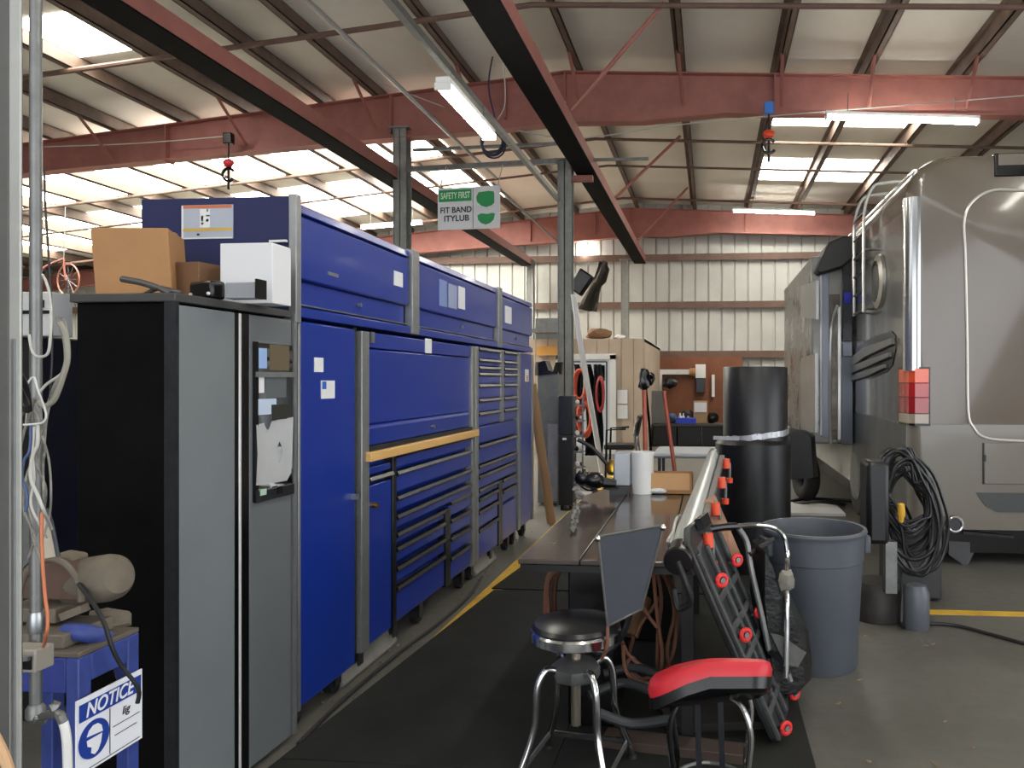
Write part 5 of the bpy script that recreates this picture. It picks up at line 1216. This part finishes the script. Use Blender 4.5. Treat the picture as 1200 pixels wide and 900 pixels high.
# ================================================================ BACKGROUND OBJECTS
# grey locker, tube, tower behind the cabinet row
a, c = P(630, 436, 9.3), P(655, 436, 9.3)
t = thing('steel_locker', 'scuffed grey steel locker behind the cardboard tube', 'locker', ((a.x+c.x)/2, a.y, 0))
B().box(a.x, c.x, a.y, a.y+.35, 0.02, a.z).build('body', mat('scuffed_grey', (120,122,122), .4, .3, .2, 5), t, bevel=.006)
B().box(a.x+.13, c.x-.01, a.y-.012, a.y, .05, 1.0).build('door', mat('scuffed_light', (160,160,160), .3, .4, .25, 6), t, bevel=.004)
B().box(a.x+.13, c.x-.01, a.y-.012, a.y, 1.03, a.z-.03).build('door', mat('scuffed_grey', (120,122,122)), t, bevel=.004)
lump('black_hood', 'black plastic sheet heaped on the grey steel locker', [(624,424),(636,422),(643,434),(652,436),(657,424),(657,438),(624,440)], 9.25, .3, blackgl, 'sheet')
b = B(); b.tube([P(623, 450, 7.7), P(646, 612, 8.05)], .048, 20, 1); tag(b.build('cardboard_tube', mat('tube_brown', (150,118,84), .8)), 'long brown cardboard tube leaning at the end of the blue cabinets', 'tube')
a, c = P(654.5, 464, 8.9), P(671, 464, 8.9)
t = thing('charger_tower', 'black upright machine on small feet beside the grey column', 'machine', ((a.x+c.x)/2, a.y, 0))
B().box(a.x, c.x, a.y, a.y+.28, .06, P(660,510,8.9).z).build('lower_case', black, t, bevel=.008)
B().box(a.x, c.x, a.y, a.y+.28, P(660,510,8.9).z+.005, a.z).build('upper_case', darkrail, t, bevel=.008)
B().box(a.x+.05, c.x-.07, a.y-.006, a.y, P(660,515.5,8.9).z, P(660,513,8.9).z).build('label_plate', paper, t)
for dx in (.02, .12): B().box(a.x+dx, a.x+dx+.04, a.y+.02, a.y+.26, 0, .06).build('foot', blackgl, t)
a, c = P(672.2, 465, 9.0), P(683, 580, 9.0)
t = thing('wire_rack', 'narrow silver wire rack of small parts beside the black machine', 'rack', ((a.x+c.x)/2, a.y, 0))
for x in (a.x, c.x): B().bar((x, a.y, 0), (x, a.y, a.z), .02, .02).build('upright', galv, t)
for k in range(7):
    z = .12+k*.185; B().box(a.x, c.x, a.y-.02, a.y+.2, z, z+.012).build('shelf', galv, t)
    for j in range(2): B().blob((a.x+.04+j*.055, a.y+.02, z+.05), (.03,.03,.035), k*3+j, .3, 1).build('small_part', darkrail if (k+j) % 2 else whitepl, t)
# white pole leaning on the column
b = B(); b.tube([P(672, 345, 11.1), P(683, 420, 11.15), P(697, 500, 11.6), P(706, 557, 12.0)], .042, 12, 3)
tag(b.build('white_pole', mat('white_pipe', (235,235,238), .4)), 'long white pipe leaning against the grey column', 'pipe')
# red hose bundle & garments rack
yy = 14.8
t = thing('coat_rack', 'dark clothes rail with jackets in front of the office door', 'rack', onY(695, 520, yy))
a, c = onY(672, 424, yy), onY(711, 424, yy)
B().bar(a, c, .025, .025).build('rail', darkrail, t)
for x in (a.x, c.x): B().bar((x, yy, 0), (x, yy, a.z), .025, .025).build('post', darkrail, t)
for k, (p0, p1, y1, m) in enumerate(((674,684,505,clothm),(688,697,540,black),(696,704,545,mat('slate_cloth',(70,74,82),.9)),(702,708,548,clothm))):
    b = B(); x0, x1 = onY(p0, 430, yy).x, onY(p1, 430, yy).x; zt_, zb2 = onY(690, 427, yy).z, max(.05, onY(690, y1, yy).z)
    grid = [[(x0+(x1-x0)*(j/5)*(1-.25*(i == 0))+.02*math.sin(i*2+j), yy-.12+.05*math.sin(j*2.3+i*.7+k), zt_-(zt_-zb2)*i/6) for j in range(6)] for i in range(7)]
    b.sheet(grid, .03); b.build('garment', m, t)
hc = onY(679, 450, 14.5); b = B()
for k in range(4): b.tube([hc+Vector((.12*math.cos(a_)+.02*k*math.sin(k), .03*k, (.28+.05*k)*math.sin(a_)-.05*k)) for a_ in [2*math.pi*j/12 for j in range(13)]], .025, 7, 2)
hc2 = onY(684, 490, 14.5)
for k in range(3): b.tube([hc2+Vector((.13*math.cos(a_)+.015*k, .03*k, (.3+.04*k)*math.sin(a_))) for a_ in [2*math.pi*j/12 for j in range(13)]], .025, 7, 2)
tag(b.build('coiled_hose', mat('orange_red_hose', (200,86,60), .5)), 'bright orange-red coiled hose hanging beside the office door', 'hose')
hc = onY(703, 462, 14.4); b = B()
for k in range(3): b.tube([hc+Vector((.07*math.cos(a_), .03*k, (.28+.03*k)*math.sin(a_))) for a_ in [2*math.pi*j/12 for j in range(13)]], .022, 7, 2)
tag(b.build('cord_bundle', mat('dark_red_cord', (160,50,50), .5)), 'dark red cord bundle hanging at the right of the jackets', 'cord')
# office armchair
cc = P(728, 540, 12.0); X_, Y_ = cc.x, cc.y
t = thing('office_chair', 'black armchair with chrome frame in front of the office', 'chair', (X_, Y_, 0))
B().box(X_-.25, X_+.22, Y_-.24, Y_+.24, .45, .53).build('seat', black, t, bevel=.02)
B().obox((X_+.27, Y_, .82), (.06, .42, .34), 0, 0, .2).build('backrest', blackgl, t, bevel=.02)
for s_ in (-1, 1):
    B().tube([(X_-.22, Y_+.25*s_, .012), (X_-.2, Y_+.25*s_, .76), (X_+.1, Y_+.25*s_, .78)], .018, 8, 1).build('arm_frame', blackgl, t)
    B().tube([(X_+.34, Y_+.22*s_, .012), (X_+.27, Y_+.22*s_, .4), (X_+.24, Y_+.22*s_, .75), (X_+.3, Y_+.2*s_, .95)], .02, 8).build('rear_leg', chrome, t)
# brooms with red handles
for k, (p0, p1, m, lab) in enumerate((((755, 457, 5.6), (759, 690, 5.5), woodred, 'red-brown wooden broom handle standing nearest the office wall'), ((778, 459, 6.2), (806, 672, 6.1), woodred, 'red wooden handle leaning behind the small cardboard box'))):
    t = thing('broom', lab, 'broom', P(*p1)); a_, c_ = P(*p0), P(*p1); c_.z = .03
    B().tube([a_, c_], .017, 12, 1).build('handle', m, t)
    b = B(); b.box(c_.x-.15, c_.x+.15, c_.y-.04, c_.y+.04, 0.005, .06); b.build('brush_head', black, t, bevel=.01)
b = B(); b.blob(P(755, 446, 6.2), (.05,.05,.10), 5, .2); b.blob(P(763, 444, 6.2), (.03,.05,.06), 9, .3); b.tube([P(756, 450, 6.2), P(761, 500, 6.3), P(764, 560, 6.4), onZ(770, 668)], .012, 6)
tag(b.build('string_trimmer', blackgl), 'black machine head on a thin stem standing behind the first broom', 'tool')
# white folding table in the mid distance
a, c = P(768, 529, 7.4), P(842, 529, 7.4)
t = thing('folding_table', 'pale grey plastic folding table beyond the cardboard box', 'table', ((a.x+c.x)/2, a.y, 0))
zf = .86
B().box(a.x, c.x, a.y-.35, a.y+.4, zf-.045, zf).build('table_top', mat('pale_table_plastic', (188,192,196), .4), t, bevel=.02)
for x in (a.x+.06, c.x-.06):
    for y in (a.y-.28, a.y+.33): B().bar((x, y, 0), (x, y, zf-.045), .03, .03).build('leg', darkrail, t)
b = B(); b.blob((a.x+.2, a.y-.1, .3), (.18,.2,.28), 3, .2); tag(b.build('black_bag', blackgl), 'black bag stored under the pale folding table', 'bag')
# far workbench and clutter
yb_ = 17.4
a, c = onY(762, 497, yb_), onY(880, 497, yb_)
a.x = max(a.x, xo1+.04)
t = thing('workbench', 'long black fronted workbench below the orange plywood board', 'workbench', ((a.x+c.x)/2, yb_, 0))
zt_b = onY(800, 497, yb_).z
B().box(a.x, c.x, yb_, yb_+.8, zt_b-.06, zt_b).build('top', mat('dark_bench_top', (60,56,52), .5), t, bevel=.01)
for k in range(4):
    x0 = a.x+(c.x-a.x)*k/4; x1 = a.x+(c.x-a.x)*(k+1)/4; B().box(x0+.01, x1-.01, yb_+.02, yb_+.75, .02, zt_b-.06).build('front_panel', black, t, bevel=.01)
def bench(px0, px1, py0, py1, nm, lab, m, cat, dy=.1, dep=.25, bev=.01):
    a, c = onY(px0, py0, yb_+dy), onY(px1, py1, yb_+dy); return tag(B().box(a.x, c.x, yb_+dy, yb_+dy+dep, zt_b+.001, a.z).build(nm, m, bevel=bev), lab, cat)
bench(792, 815.5, 490, 497, 'storage_bin', 'bright blue shallow plastic bin on the far workbench', mat('bright_blue_bin', (34,60,190), .4), 'bin', .02)
bench(812.5, 829, 470, 493, 'parts_box', 'white and tan parts box standing on the far workbench', mat('tan_box', (170,140,100), .7), 'box', .3)
bench(813.5, 828, 471, 483, 'paper_label', 'white label sheet on the tan parts box', paper, 'paper', .28, .02, 0) if False else None
a_, c_ = onY(813.5, 471.5, yb_+.295), onY(828, 483, yb_+.295); tag(B().box(a_.x, c_.x, yb_+.285, yb_+.297, c_.z, a_.z).build('paper_notice', paper), 'white sheet stuck to the tan parts box', 'paper')
bench(763, 780, 458, 490, 'equipment_case', 'grey square equipment case at the left end of the far workbench', mat('equipment_grey', (104,106,104), .5), 'case', .15)
for k, (px, py, r_, m, nm, lab, cat) in enumerate(((805, 470, .17, mat('dark_machine', (44,40,38), .6, .2, .3, 8), 'bench_machine', 'dark round bench machine behind the blue bin', 'machine'), (835, 487, .14, blackgl, 'helmet', 'round black helmet near the drum on the far workbench', 'helmet'), (787, 484, .13, mat('slate_blue_bag', (60,80,110), .7), 'small_bag', 'slate blue bag on the bench beside the grey case', 'bag'))):
    p = onY(px, py, yb_+.4); tag(B().blob((p.x, yb_+.4, zt_b+r_*.9), (r_, r_*.8, r_), k, .12).build(nm, m), lab, cat)
for k, (px, m) in enumerate(((797, whitepl), (801, whitepl), (806, mat('pinkish', (190,150,140), .5)))):
    p = onY(px, 490, yb_+.3); tag(B().lathe((p.x, yb_+.3, zt_b), [(.04,0),(.042,.15),(.02,.2),(.02,.24)], 12).build('spray_bottle', m), ('white bottle nearest the grey case, behind the blue bin', 'middle white bottle behind the blue bin', 'pink bottle behind the blue bin')[k], 'bottle', 'bottles behind the blue bin')
# white pipe arm and lamp on the board
yw = YB-.3
a_, c_ = onY(773, 433, yw), onY(810, 439, yw)
root = thing('white_duct', 'white L-shaped duct mounted on the plywood board', 'duct', (a_.x, yw, c_.z))
B().box(a_.x, c_.x, yw-.08, yw+.02, c_.z, a_.z).build('horizontal_duct', whitepl, root, bevel=.01)
B().box(a_.x, a_.x+.07, yw-.08, yw+.02, onY(775,458,yw).z, c_.z+.01).build('vertical_duct', whitepl, root, bevel=.01)
p = onY(813, 436, yw); B().cyl((p.x-.12, yw-.03, p.z), (p.x+.05, yw-.03, p.z), .1, .12).build('duct_end', card, root)
a_, c_ = onY(815, 427, yw), onY(827, 460, yw); zmid = onY(820, 443, yw).z
root = thing('wall_phone', 'white and black wall unit on the plywood board', 'wall unit', (a_.x, yw, c_.z))
B().box(a_.x, c_.x, yw-.06, yw+.05, zmid, a_.z).build('white_case', whitepl, root, bevel=.008); B().box(a_.x+.02, c_.x-.02, yw-.07, yw+.05, c_.z, zmid-.005).build('black_case', blackgl, root, bevel=.008)
a_, c_ = onY(834, 439, yw), onY(837.5, 465, yw); tag(B().box(a_.x, c_.x, yw-.02, yw+.05, c_.z, a_.z).build('white_strip', whitepl), 'short white vertical strip on the plywood board', 'strip')
p = onY(785, 449, yw-.2); tag(B().blob((p.x, yw-.2, p.z), (.2,.12,.15), 5, .2).build('welding_mask', blackgl), 'black welding mask hanging on the plywood board', 'mask')
# long thin rods/conduit drop in the far right bay
p = onY(842, 300, YB-.5)
# bicycle hanging from the rafters, far left
wy = 15.0
root = thing('bicycle_wheel', 'bicycle wheel with fork hanging under the roof at far left', 'wheel', onY(78, 350, wy))
cw = onY(80, 328, wy); B().torus(cw, (.25,1,0), .34, .016, 40, 8).build('rim', mat('rusty_rim', (130,84,66), .5, .3), root)
b = B()
for k in range(12):
    a = math.pi*2*k/12; b.tube([cw, cw+Vector((.34*math.cos(a)*.97, -.34*.25*math.cos(a), .34*math.sin(a)))], .004, 4, 1)
b.build('spokes', galv, root); B().tube([cw+Vector((-.05,-.06,.45)), cw+Vector((-.03,-.06,.2)), cw+Vector((0,-.06,-.02))], .02, 8).build('fork', mat('fork_red', (120,64,54), .5), root)
B().tube([cw+Vector((-.05,-.06,.45)), cw+Vector((-.5,-.02,.3)), cw+Vector((-.7,-.02,.1))], .022, 8).build('frame_tube', mat('fork_red', (120,64,54), .5), root)
B().tube([cw+Vector((-.05,-.06,.45)), cw+Vector((-.05,0,2.2))], .008, 6, 1).build('hanging_cord', galv, root)
# debris on the floor
rnd = random.Random(5); b = B()
for (px, py) in ((878,757),(966,770),(1002,729),(1013,745),(1080,752),(1107,846),(1140,877),(1140,810),(1085,757),(1007,797),(1093,755),(1096,897),(1018,893),(982,825),(1055,725)):
    p = onZ(px, py); b.obox((p.x, p.y, .004), (rnd.uniform(.01,.035), rnd.uniform(.006,.014), .006), rnd.uniform(0, 3))
for k in range(70):
    x = rnd.uniform(.5, 2.4); y = rnd.uniform(2, 5.2); s_ = rnd.uniform(.003, .007); b.obox((x, y, .002), (s_, s_*.7, .003), rnd.uniform(0, 3))
o = b.build('floor_debris', mat('debris_tan', (128,112,90), .9)); o['kind'] = 'stuff'; o['label'] = 'crumbs and leaf bits scattered on the concrete floor'
b = B()
for k in range(60):
    y = rnd.uniform(3.2, 7.5); x = XF+rnd.uniform(-.3, .12); s_ = rnd.uniform(.006, .02); b.obox((x, y, .004), (s_, s_*.7, .008), rnd.uniform(0, 3))
o = b.build('floor_debris', mat('debris_grey', (120,116,108), .9)); o['kind'] = 'stuff'; o['label'] = 'grit and scraps on the floor under the cabinets'
# ================================================================ LIGHT
for k, (x, y, z, lab) in enumerate(((.6, 1.0, 4.9, 'added fill tube light, out of view high over the stools'), (.6, 4.0, 4.9, 'added fill tube light, out of view high over the work table'), (3.4, 2.5, 4.9, 'added fill tube light, out of view high behind the motorhome'), (-4.5, 2.0, 4.9, 'added fill tube light, out of view over the far side of the cabinets'))):
    fixture((x, y, z), (0,1,0), 2.4, lab, .9)  # unseen tube fixtures added as fill light for the near bay
w = bpy.data.worlds.new('World'); sc.world = w; w.use_nodes = True
bg = w.node_tree.nodes['Background']; bg.inputs['Color'].default_value = (.92, .95, 1.0, 1); bg.inputs['Strength'].default_value = 2.0
for o in bpy.data.objects:
    if '_org' in o: del o['_org']
sc.view_settings.view_transform = 'Standard'; sc.view_settings.look = 'None'; sc.view_settings.gamma = 1; sc.view_settings.use_curve_mapping = False
sc.view_settings.exposure = 0.85
sc.cycles.use_denoising = True; sc.cycles.max_bounces = 8; sc.cycles.use_light_tree = True; sc.cycles.sample_clamp_indirect = 6
